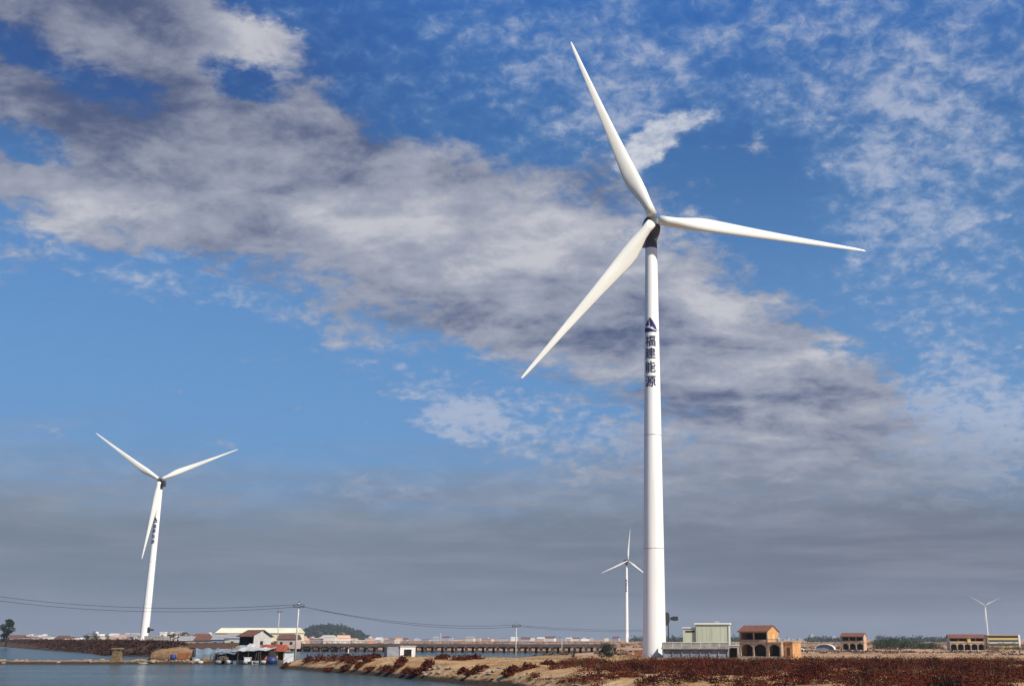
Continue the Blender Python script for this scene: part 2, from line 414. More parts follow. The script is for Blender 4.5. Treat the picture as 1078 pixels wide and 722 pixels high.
def vnoise(x, y):
    xi, yi = np.floor(x).astype(int), np.floor(y).astype(int); fx, fy = x-xi, y-yi
    fx, fy = fx*fx*(3-2*fx), fy*fy*(3-2*fy); g = lambda i, j: _h[i & 255, j & 255]
    return (g(xi, yi)*(1-fx)+g(xi+1, yi)*fx)*(1-fy)+(g(xi, yi+1)*(1-fx)+g(xi+1, yi+1)*fx)*fy
def fbm(x, y, o=4):
    t = 0; a = .5
    for k in range(o): t = t+a*vnoise(x*2**k+17*k, y*2**k+5*k); a *= .5
    return t
def sst(a, b, x):
    t = np.clip((x-a)/(b-a), 0, 1); return t*t*(3-2*t)
BAR = [PD(-260, 238), PD(0, 236), PD(110, 235), PD(200, 236), PD(224, 237)]
def ground(x, y):
    x = np.asarray(x, float); y = np.asarray(y, float)
    ins = inside(x, y, POND); s = np.full(x.shape, 1e9); dk = np.full(x.shape, 1e9)
    n = len(POND)
    for i in range(n):
        s = np.minimum(s, seg_dist(x, y, POND[i], POND[(i+1) % n]))
    for i in range(len(DIKE)-1): dk = np.minimum(dk, seg_dist(x, y, DIKE[i], DIKE[i+1]))
    s = s + 1.6*(fbm(x/5, y/5, 3)-.45)
    top = 2.05-1.15*sst(150, 255, y)
    top = np.where(y < 30, 3.2, top)
    top = top + .5*(fbm(x/9, y/9)-.47)*(1-.6*sst(200, 400, y)) + .15*(fbm(x/2.5+9, y/2.5)-.47)
    spit = sst(-14, -30, x)*(1-sst(225, 260, y))*sst(110, 125, y)
    top = top + spit*.25
    ridge = 2.75*sst(1, 7, dk)*(1-sst(11, 26, dk))*np.where(y > 320, 1, 0)*(1-.22*sst(X(170, 340), X(240, 380), x))
    top = top + ridge
    land = top*(1-np.exp(-np.maximum(s, 0)/2.2))
    z = np.where(ins, -1.2*(1-np.exp(-np.maximum(s, 0)/3.)), land)
    db = np.full(x.shape, 1e9)
    for i in range(len(BAR)-1): db = np.minimum(db, seg_dist(x, y, BAR[i], BAR[i+1]))
    db = db + 1.5*(fbm(x/3, y/3+30, 3)-.45)
    bar = 1.0*sst(6.0, 2.0, db)-.35+.25*(fbm(x/2, y/2, 2)-.45)
    z = np.where((bar > z) & (db < 7), bar, z)
    # a low pad for the turbine
    dt = np.hypot(x-TOWER[0], y-TOWER[1])
    z = z + (1.75-z)*sst(14, 6, dt)
    return z
TOWER = (6.45, 204.3)
def gz(x, y): return float(ground(np.array([x]), np.array([y]))[0])

def axis(a, b, step, lo, hi, g):
    mid = list(np.arange(a, b+1e-6, step)); l, s = [], step; q = a
    while q > lo: s *= g; q -= s; l.append(q)
    r, s = [], step; q = b
    while q < hi: s *= g; q += s; r.append(q)
    return np.array(l[::-1]+mid+r)
xs = axis(-135, 62, .8, -4300, 4300, 1.06); ys = axis(62, 262, .8, -300, 6500, 1.035)
gx, gy = np.meshgrid(xs, ys); gzv = ground(gx, gy)
nx, ny = len(xs), len(ys)
idx = np.arange(nx*ny).reshape(ny, nx)
quads = np.stack([idx[:-1, :-1], idx[:-1, 1:], idx[1:, 1:], idx[1:, :-1]], -1).reshape(-1, 4)
me = bpy.data.meshes.new('ground')
me.vertices.add(nx*ny); me.vertices.foreach_set('co', np.stack([gx, gy, gzv], -1).astype(np.float32).ravel())
me.loops.add(quads.size); me.loops.foreach_set('vertex_index', quads.astype(np.int32).ravel())
me.polygons.add(len(quads)); me.polygons.foreach_set('loop_start', np.arange(0, quads.size, 4, dtype=np.int32))
me.update(calc_edges=True)
me.polygons.foreach_set('use_smooth', [True]*len(quads))
dkd = np.full(gx.shape, 1e9)
for i in range(len(DIKE)-1): dkd = np.minimum(dkd, seg_dist(gx, gy, DIKE[i], DIKE[i+1]))
at_ = me.attributes.new('dike_soil', 'FLOAT', 'POINT'); at_.data.foreach_set('value', (sst(44, 26, dkd)*(gy > 322)).astype(np.float32).ravel())
gnd = bpy.data.objects.new('ground', me); C.collection.objects.link(gnd); tag(gnd, kind='structure')

def ground_mat():
    m = bpy.data.materials.new('ground'); m.use_nodes = True; N, L = m.node_tree.nodes, m.node_tree.links
    p = N['Principled BSDF']; p.inputs['Roughness'].default_value = .95; p.inputs['Specular IOR Level'].default_value = .1
    tc = N.new('ShaderNodeTexCoord')
    def noise(scale, det, st=(1, 1, 1), r=.6):
        mp = N.new('ShaderNodeMapping'); mp.inputs['Scale'].default_value = st; L.new(tc.outputs['Object'], mp.inputs[0])
        n = N.new('ShaderNodeTexNoise'); n.inputs['Scale'].default_value = scale; n.inputs['Detail'].default_value = det
        n.inputs['Roughness'].default_value = r; L.new(mp.outputs[0], n.inputs[0]); return n.outputs['Fac']
    def ramp(f, stops):
        r = N.new('ShaderNodeValToRGB'); e = r.color_ramp.elements
        while len(e) < len(stops): e.new(.5)
        for i, (q, c) in enumerate(stops): e[i].position = q; e[i].color = (*c, 1)
        L.new(f, r.inputs[0]); return r.outputs[0]
    def mix(f, a, b):
        n = N.new('ShaderNodeMix'); n.data_type = 'RGBA'; L.new(f, n.inputs[0]); L.new(a, n.inputs[6])
        if isinstance(b, tuple): n.inputs[7].default_value = (*b, 1)
        else: L.new(b, n.inputs[7])
        return n.outputs[2]
    def mr(f, a, b, lo=0., hi=1.):
        n = N.new('ShaderNodeMapRange'); n.interpolation_type = 'SMOOTHSTEP'; L.new(f, n.inputs[0])
        for i, v in zip((1, 2, 3, 4), (a, b, lo, hi)): n.inputs[i].default_value = v
        return n.outputs[0]
    sand = ramp(noise(.35, 8), [(.3, (.22, .12, .05)), (.5, (.36, .21, .095)), (.68, (.48, .33, .18))])
    far = ramp(noise(.02, 8, (1, 1, 1), .65), [(.3, (.20, .12, .075)), (.46, (.33, .19, .105)), (.55, (.41, .27, .16)), (.7, (.17, .13, .08))])
    sp = N.new('ShaderNodeSeparateXYZ'); L.new(tc.outputs['Object'], sp.inputs[0])
    c = mix(mr(sp.outputs['Y'], 215, 300), sand, far)
    scrub = mr(noise(.28, 6, (1, 1, 1), .7), .56, .64)
    near = mr(sp.outputs['Y'], 175, 240, .75, .25)
    k = N.new('ShaderNodeMath'); k.operation = 'MULTIPLY'; L.new(scrub, k.inputs[0]); L.new(near, k.inputs[1])
    c = mix(k.outputs[0], c, (.11, .055, .03))
    da = N.new('ShaderNodeAttribute'); da.attribute_name = 'dike_soil'
    c = mix(da.outputs['Fac'], c, (.075, .042, .026))
    ad = N.new('ShaderNodeMath'); ad.operation = 'MULTIPLY_ADD'; ad.inputs[1].default_value = .5
    L.new(noise(.6, 4), ad.inputs[0]); L.new(sp.outputs['Z'], ad.inputs[2])
    c = mix(mr(ad.outputs[0], .98, .62), c, (.045, .032, .022))      # wet mud along the waterline
    L.new(c, p.inputs['Base Color'])
    bn = N.new('ShaderNodeBump'); bn.inputs['Strength'].default_value = .8; bn.inputs['Distance'].default_value = .35
    L.new(noise(1.3, 6), bn.inputs['Height']); L.new(bn.outputs[0], p.inputs['Normal'])
    return m
gnd.data.materials.append(ground_mat())

def water_mat():
    m = bpy.data.materials.new('water'); m.use_nodes = True; N, L = m.node_tree.nodes, m.node_tree.links
    p = N['Principled BSDF']; p.inputs['Base Color'].default_value = (.03, .056, .052, 1)
    p.inputs['Roughness'].default_value = .14; p.inputs['IOR'].default_value = 1.33; p.inputs['Specular IOR Level'].default_value = .25
    tc = N.new('ShaderNodeTexCoord'); hs = []
    for sc, st, w in ((.55, (1, .55, 1), 1.0), (1.9, (1, .7, 1), .55), (.12, (1, .6, 1), 1.2)):
        mp = N.new('ShaderNodeMapping'); mp.inputs['Scale'].default_value = st; mp.inputs['Rotation'].default_value = (0, 0, .3*sc)
        L.new(tc.outputs['Object'], mp.inputs[0])
        n = N.new('ShaderNodeTexNoise'); n.inputs['Scale'].default_value = sc; n.inputs['Detail'].default_value = 4
        L.new(mp.outputs[0], n.inputs[0])
        k = N.new('ShaderNodeMath'); k.operation = 'MULTIPLY'; k.inputs[1].default_value = w; L.new(n.outputs['Fac'], k.inputs[0]); hs.append(k.outputs[0])
    a = N.new('ShaderNodeMath'); L.new(hs[0], a.inputs[0]); L.new(hs[1], a.inputs[1])
    b = N.new('ShaderNodeMath'); L.new(a.outputs[0], b.inputs[0]); L.new(hs[2], b.inputs[1])
    bn = N.new('ShaderNodeBump'); bn.inputs['Strength'].default_value = 1.0; bn.inputs['Distance'].default_value = .6
    mp = N.new('ShaderNodeMapping'); mp.inputs['Scale'].default_value = (.5, 1, 1); L.new(tc.outputs['Object'], mp.inputs[0])
    pn = N.new('ShaderNodeTexNoise'); pn.inputs['Scale'].default_value = .045; pn.inputs['Detail'].default_value = 5; L.new(mp.outputs[0], pn.inputs[0])
    pr = N.new('ShaderNodeMapRange'); pr.inputs[1].default_value = .38; pr.inputs[2].default_value = .62; pr.inputs[3].default_value = .35; pr.inputs[4].default_value = 1.0
    L.new(pn.outputs['Fac'], pr.inputs[0]); L.new(pr.outputs[0], bn.inputs['Strength'])
    L.new(b.outputs[0], bn.inputs['Height']); L.new(bn.outputs[0], p.inputs['Normal'])
    return m
wm = MB(); wm.add([(-1590, 12.5, 0), (415, 12.5, 0), (415, 1240, 0), (-1590, 1240, 0)], [(0, 1, 2, 3)])
tag(wm.build('water', water_mat()), kind='structure')

# ------------------------------------------------------------------ wooded hill far behind the bridge
HILL_Y = 2100.0
hx0, hx1 = X(308, HILL_Y), X(398, HILL_Y)
prof = [(0, 0), (.07, 9), (.18, 19), (.28, 24), (.42, 24.5), (.55, 23), (.66, 18), (.78, 12), (.86, 5), (1, 0)]
def hill_h(u, v):
    return np.interp(u, [p[0] for p in prof], [p[1] for p in prof])*np.clip(1-(v/60.0)**2, 0, 1)
hm = MB(); NU, NV = 40, 16
hv = [(hx0+(hx1-hx0)*i/NU, HILL_Y-60+120*j/NV, .2+float(hill_h(i/NU, -60+120*j/NV))+random.uniform(-.4, .4)) for j in range(NV+1) for i in range(NU+1)]
hm.add(hv, [(j*(NU+1)+i, j*(NU+1)+i+1, (j+1)*(NU+1)+i+1, (j+1)*(NU+1)+i) for j in range(NV) for i in range(NU)])
mat('hill_soil', (.10, .10, .06), .95, (.16, .13, .09), .05)
tag(hm.build('hill', 'hill_soil', smooth=True), kind='structure')
pts, sz = [], []
for k in range(330):
    u = random.uniform(.02, .97); v = random.uniform(-58, 15)
    h = float(hill_h(u, v)); r = random.uniform(3.0, 5.5)
    c = (hx0+(hx1-hx0)*u, HILL_Y+v, h+.5)
    q = clump_points(c, r, random.uniform(4, 9)*(.5 if h < 4 else 1), 60); pts.append(q); sz.append(RNG.uniform(.8, 1.7, 60))
tag(leaves_mesh('woodland', 'wood_leaf', np.concatenate(pts), np.concatenate(sz), flat=.6), kind='stuff')

# ------------------------------------------------------------------ wind turbines
TOWER_H = 81.4; HUB_Z = 83.0; OVER = 4.3
def tower_r(z): return 2.12+(1.14-2.12)*min(max(z/TOWER_H, 0), 1)**1.05
def rotor_frame(yaw, tilt=math.radians(5)):
    n = Vector((math.sin(yaw)*math.cos(tilt), -math.cos(yaw)*math.cos(tilt), math.sin(tilt)))
    a = Vector((math.cos(yaw), math.sin(yaw), 0)); b = n.cross(a)
    return n, a, b
R_BLADE = 41.5
def blade_mesh():
    rows = [(1.05, 1.9, 1.0, 0, .5), (2.6, 1.9, 1.0, 0, .5), (4.2, 2.1, .82, 10, .47), (6.2, 2.75, .52, 15, .40), (8.4, 3.25, .36, 14, .34), (10.5, 3.2, .29, 11.5, .32),
            (14, 2.75, .25, 8.5, .31), (19, 2.2, .22, 6, .31), (25, 1.65, .20, 4, .31), (31, 1.2, .18, 2.5, .31), (36, .85, .17, 1.5, .31), (39.5, .58, .16, 1, .32), (41, .34, .16, .6, .34), (41.5, .10, .2, .5, .4)]
    n = 20; rings = []
    for r, c, t, tw, pa in rows:
        tw = math.radians(tw); ring = []
        circ = max(0, min(1, (t-.36)/.64))
        for k in range(n):
            a = 2*math.pi*k/n; s = (1+math.cos(a))/2          # s = 1 leading, 0 trailing
            half = c*t/2
            foil = half*(math.sqrt(max(1-s, 0))*2.6*s**1.0 if False else (2.0*math.sqrt(max(1-s, 0))*s**.75*1.35)) if s < 1 else 0
            yv = math.copysign(foil, math.sin(a))*(1-circ)+half*math.sin(a)*circ
            xv = (s-(1-pa))*c
            pre = -.9*(r/R_BLADE)**2
            ring.append((xv*math.cos(tw)+yv*math.sin(tw), -xv*math.sin(tw)+yv*math.cos(tw)+pre, r))
        rings.append(ring)
    m = MB(); m.loft(rings); return m

def text_mesh(body, size):
    cu = bpy.data.curves.new('lettering', 'FONT'); cu.body = body; cu.size = size; cu.align_x = 'CENTER'; cu.align_y = 'CENTER'
    cu.space_line = 1.0; cu.resolution_u = 3; cu.offset = size*.02
    o = bpy.data.objects.new('tmp', cu); C.collection.objects.link(o)
    bpy.context.view_layer.update()
    me = bpy.data.meshes.new_from_object(o.evaluated_get(bpy.context.evaluated_depsgraph_get()))
    bpy.data.objects.remove(o); bpy.data.curves.remove(cu)
    return me
def wrap_on_tower(bm, z_mid, ang, lift=.03):
    for k in range(-14, 15):
        bmesh.ops.bisect_plane(bm, geom=bm.verts[:]+bm.edges[:]+bm.faces[:], plane_co=(k*.12, 0, 0), plane_no=(1, 0, 0))
    for v in bm.verts:
        z = z_mid+v.co.y; r = tower_r(z)+lift; t = ang+v.co.x/tower_r(z_mid)
        v.co = (r*math.sin(t), -r*math.cos(t), z)

def make_turbine(loc, yaw, phase, label, reach=1.0):
    root = thing('wind_turbine', label, 'wind turbine', loc, 0, 'wind turbines')
    t = MB(); prof = [(tower_r(0)+.0, -3.0)]
    seams = (0.02, 20.5, 41.5, 62.0)
    for k in range(0, 42): prof.append((tower_r(TOWER_H*k/41), TOWER_H*k/41))
    t.lathe(prof, 48); t.build('tower', 'white_paint', root, smooth=True)
    for zf in seams[1:]:
        f = MB(); f.lathe([(tower_r(zf)+.004, zf-.09), (tower_r(zf)+.022, zf-.07), (tower_r(zf)+.022, zf+.07), (tower_r(zf)+.004, zf+.09)], 48)
        f.build('flange', 'seam_grey', root, smooth=False)
    d = MB(); ang = .9                                     # a door at the foot, on a small landing with steps
    dr = d.build
    def rad(a, r, z): return (r*math.sin(a), -r*math.cos(a), z)
    r0 = tower_r(2)
    vs = []
    for zz in (1.4, 3.5):
        for q in (-.24, -.12, 0, .12, .24): vs.append(rad(ang+q, r0+.05, zz))
    d.add(vs, [(i, i+1, i+6, i+5) for i in range(4)]); dr('door', 'grey_metal', root)
    s = MB()
    for k in range(5):
        rr = r0+.3+.3*k; zz = 1.4-.28*k; c0 = rad(ang, rr, 0)
        s.box(c0[0]-.45, c0[0]+.45, c0[1]-.2, c0[1]+.2, zz-.12, zz-.06)
    ca = rad(ang, r0+.3, 0); cb = rad(ang, r0+1.5, 0)
    s.hexa([(ca[0]-.4, ca[1], 1.2), (ca[0]+.4, ca[1], 1.2), (cb[0]+.4, cb[1], .1), (cb[0]-.4, cb[1], .1), (ca[0]-.4, ca[1], 1.36), (ca[0]+.4, ca[1], 1.36), (cb[0]+.4, cb[1], .24), (cb[0]-.4, cb[1], .24)]); s.build('steps', 'grey_metal', root)
    n, a, b = rotor_frame(yaw)
    hubp = Vector((0, 0, HUB_Z))+n*OVER
    # nacelle, running back from the hub over the tower top
    nm = MB(); rings = []
    for yq, w, h, zc in ((1.35, 1.05, 1.05, 0), (1.7, 1.45, 1.5, 0), (3.0, 1.65, 1.75, 0), (7.5, 1.7, 1.8, .05), (10.2, 1.6, 1.6, .15), (11.0, 1.2, 1.1, .25)):
        ring = []
        for k in range(28):
            q = 2*math.pi*k/28; cx = math.copysign(abs(math.cos(q))**.45, math.cos(q))*w; cz = math.copysign(abs(math.sin(q))**.45, math.sin(q))*h+zc
            ring.append((cx, yq, cz))
        rings.append(ring)
    nm.loft(rings)
    nac = nm.build('nacelle', 'nacelle_dark', root, smooth=True)
    rot = Matrix((a, -n, b)).transposed().to_4x4()
    nac.matrix_local = Matrix.Translation(hubp) @ rot
    mast = MB(); mast.tube([(0.3, 9.6, 1.6), (.3, 9.6, 3.0)], .05, 6); mast.tube([(-.3, 9.6, 2.9), (.9, 9.6, 2.9)], .04, 6); mast.lathe([(.02, 2.88), (.14, 2.9), (.14, 3.15), (.02, 3.2)], 8, (.9, 9.6))
    mast.build('wind_vane', 'dark_metal', nac)
    yr = MB(); yr.lathe([(tower_r(TOWER_H-2.6)+.006, TOWER_H-2.6), (tower_r(TOWER_H-2.6)+.015, TOWER_H-2.5), (1.17, TOWER_H-.6), (1.3, TOWER_H-.2), (1.36, TOWER_H+.5), (1.2, TOWER_H+.7)], 32); yr.build('yaw_collar_shade', 'nacelle_dark', root, smooth=True)  # yaw ring; its dark colour down the shaft also stands in for shadow
    hb = MB(); hb.loft([[(r*math.cos(2*math.pi*k/24), y, r*math.sin(2*math.pi*k/24)) for k in range(24)]
                        for y, r in ((-1.75, .05), (-1.7, .4), (-1.45, .8), (-1.0, 1.15), (-.4, 1.38), (.3, 1.45), (1.0, 1.38), (1.3, 1.2))])
    for k in range(3):
        q = phase+k*2*math.pi/3
        hb.tube([(math.cos(q)*.5, 0, math.sin(q)*.5), (math.cos(q)*1.5, 0, math.sin(q)*1.5)], 1.02, 18)
    h = hb.build('hub', 'blade_paint', root, smooth=True); h.matrix_local = nac.matrix_local.copy()
    bl = blade_mesh()
    for k in range(3):
        q = phase+k*2*math.pi/3
        rad_ = math.cos(q)*a+math.sin(q)*b; tan = -math.sin(q)*a+math.cos(q)*b
        o = bl.build('blade', 'blade_paint', root, smooth=True)
        o.matrix_local = Matrix.Translation(hubp) @ Matrix((-tan, -n, rad_)).transposed().to_4x4() @ Matrix.Diagonal((.62 if reach < 1 else 1, 1, reach, 1))
    return root
def letters(root, zs, size, ang):
    """emblem and four characters one below another, wrapped on the shaft"""
    for ch, z in zip('福建能源', zs[1:]):
        me = text_mesh(ch, size); xs_ = [v.co.x for v in me.vertices]; ys_ = [v.co.y for v in me.vertices]
        cx, cy = (min(xs_)+max(xs_))/2, (min(ys_)+max(ys_))/2
        b2 = bmesh.new(); b2.from_mesh(me); bpy.data.meshes.remove(me)
        for v in b2.verts: v.co.x -= cx; v.co.y -= cy
        wrap_on_tower(b2, z, ang); me = bpy.data.meshes.new('lettering'); b2.to_mesh(me); b2.free(); me.materials.append(M['dark_ink'])
        o = bpy.data.objects.new('lettering', me); C.collection.objects.link(o); o.parent = root
    # emblem: two sails over a swoosh
    e = bmesh.new(); s = size*.62
    def poly(p): e.faces.new([e.verts.new((x*s, y*s, 0)) for x, y in p])
    poly([(-.12, 1.0), (.05, 1.0), (.45, .45), (.8, -.15), (.98, -.62), (.62, -.62), (.3, -.25), (.06, -.35)])
    poly([(-.3, .72), (-.18, .78), (-.1, -.12), (-.95, -.12), (-.6, .22)])
    poly([(-1.0, -.32), (-.1, -.42), (.5, -.74), (.98, -.78), (.9, -1.0), (-1.0, -1.0)])
    bmesh.ops.triangulate(e, faces=e.faces[:]); wrap_on_tower(e, zs[0], ang)
    me = bpy.data.meshes.new('emblem'); e.to_mesh(me); e.free(); me.materials.append(M['blue_ink'])
    o = bpy.data.objects.new('emblem', me); C.collection.objects.link(o); o.parent = root
def place_turbine(hub_px, hub_py, Y, yaw, phase, label, reach=1.0):
    hub = at(hub_px, hub_py, Y); n, a, b = rotor_frame(math.radians(yaw)); base = hub-n*OVER-Vector((0, 0, HUB_Z))
    return make_turbine(base, math.radians(yaw), math.radians(phase), label, reach)
T1 = place_turbine(689, 231, 200, 7.5, 113, 'tall white wind turbine in the foreground whose tower carries dark characters in clear view', 1.02)
T2 = place_turbine(168, 505, 572, 12, 25, 'leaning-looking white wind turbine behind the pond and dark dike on the left')
T3 = place_turbine(661, 590, 1203, 20, 84, 'distant white wind turbine just left of the big tower with one blade pointing straight up', .82)
T4 = place_turbine(1037, 637, 2780, -22.5, 26, 'farthest and smallest wind turbine, rising behind the long yellow building at the right')
BASE1 = T1.location
zc = [Z(y, 202.8)-BASE1.z for y in (341.5, 358.5, 371.5, 386, 401)]
for T in (T1, T2, T3): letters(T, zc, 2.3, math.radians(-17))

# ------------------------------------------------------------------ low equipment buildings at the turbine feet
def equipment_building(loc, rz, W, H, Dp, label):
    r = thing('equipment_building', label, 'building', loc, rz)
    w = MB(); w.box(.15, W-.15, .3, Dp-.2, -1.0, H*.62); w.build('wall', 'blue_grey_wall', r)
    k = int(W/1.55)
    for i in range(k+1):
        x = .2+(W-.5)*i/k; pl = MB(); pl.box(x-.07, x+.09, .12, .297, -1.0, H*.62-.003); pl.build('pilaster', 'blue_grey_wall', r)
    c = MB(); c.box(-.15, W+.15, -.25, Dp+.1, H*.62+.003, H*.62+.22); c.build('roof_slab', 'concrete', r)
    p = MB(); p.box(0, W, -.12, .0, H*.62+.224, H-.16); p.box(0, .12, .003, Dp, H*.62+.224, H-.16); p.box(W-.12, W, .003, Dp, H*.62+.224, H-.16)
    p.build('parapet', 'concrete', r)
    ra = MB()
    for i in range(k+1):
        x = .06+(W-.12)*i/k; ra.box(x-.05, x+.05, -.17, -.123, H*.62+.23, H-.04)
    ra.box(-.04, W+.04, -.2, .04, H-.157, H); ra.build('railing', 'pale_concrete', r)
    return r
gE = 1.35
eq = equipment_building((X(697.5, 198.3), 198.3, gE), math.radians(0), (767-697)/ppm(198.3), Z(675.5, 198.3)-gE, 3.3, 'low grey concrete building with a railed flat roof at the foot of the big turbine')
eq2 = equipment_building((X(151, 560), 560, 1.0), math.radians(-2), 21.5/ppm(560), Z(669, 560)-1.0, 6.0, 'low grey building at the foot of the turbine behind the pond')

def lamp_mast(loc, h, s, label):
    r = thing('floodlight_mast', label, 'floodlight', loc, 0, 'floodlight masts by the turbines')
    p = MB(); p.lathe([(.34*s, 0), (.34*s, .12*s), (.2*s, .2*s), (.12*s, .5*s), (.1*s, h)], 10); p.build('pole', 'dark_metal', r)
    b = MB(); b.box(-.5*s, .4*s, -.22*s, .22*s, .9*s, 1.15*s); b.build('control_box', 'grey_metal', r); b = MB(); b.box(-.35*s, .3*s, -.2*s, .2*s, 1.75*s, 1.95*s); b.build('bracket', 'grey_metal', r)
    m = MB(); m.loft([[(x*s*w_, y*s, h+z*s) for x, y in ((-.1, -.5), (.75, -.5), (.75, .5), (-.1, .5))] for z, w_ in ((-1.7, .7), (-.9, 1.05), (.1, 1.0), (.5, .7))])
    o = m.build('lamp_head', 'dark_metal', r); o.location = (-.55*s, 0, 0)
    m = MB(); m.loft([[(x*s, y*s*w_, h+z*s*w_-.55*s) for y, z in ((-.45, -.35), (.45, -.35), (.45, .4), (-.45, .4))] for x, w_ in ((.0, .6), (.45, .8), (.55, 1.0), (1.25, .95), (1.35, .7))])
    o = m.build('lamp_head', 'dark_metal', r); o.location = (.35*s, 0, 0)
    return r
roof1 = gE+(Z(675.5, 198.3)-gE)*.62+.225
lamp_mast((X(703.8, 205.3), 205.3, 1.5), Z(644.5, 205.3)-1.5-.5, 1.05, 'dark twin-headed lamp mast standing close beside the big turbine tower')
roof2 = 1.0+(Z(669, 560)-1.0)*.62+.225
lamp_mast((X(155.3, 563), 563, roof2), Z(659.5, 563)-roof2-.8, 1.25, 'small dark lamp mast beside the tower of the turbine behind the pond')

# pale green shed behind
def green_shed():
    d = 222.0; s = ppm(d); x0 = X(719, d); g = .9; zt = Z(655.5, d)-g
    r = thing('pale_green_shed', 'pale green boxy shed rising behind the low grey building, with a lower left end', 'building', (x0, d, g), math.radians(-9))
    w = MB(); w.box(2.5, 9.05, 0, 4.2, -.5, zt-.28); w.build('wall', 'pale_green', r)
    w = MB(); w.box(0, 2.497, .35, 3.8, -.5, zt-1.0); w.build('side_wing', 'pale_green', r)
    t = MB(); t.box(2.3, 9.25, -.22, 4.4, zt-.277, zt); t.build('roof', 'white_trim', r)
    t = MB(); t.box(-.12, 2.38, .2, 3.95, zt-.997, zt-.8); t.build('wing_roof', 'white_trim', r)
    for i in range(7): t = MB(); t.box(2.9+i*.9, 2.96+i*.9, -.03, -.003, -.5, zt-.285); t.build('rib', 'pale_green', r)
    t = MB(); t.box(.5, 2.3, .3, .347, zt-1.75, zt-1.45); t.build('window', 'dark_glass', r)
    for x in (2.62, 8.9): t = MB(); t.tube([(x, -.1, -.5), (x, -.1, zt-.35)], .05, 6); t.build('downpipe', 'grey_metal', r)
    t = MB(); t.box(6.2, 7.0, 1.5, 2.3, zt+.003, zt+.35); t.build('roof_vent', 'grey_metal', r)
    return r
green_shed()

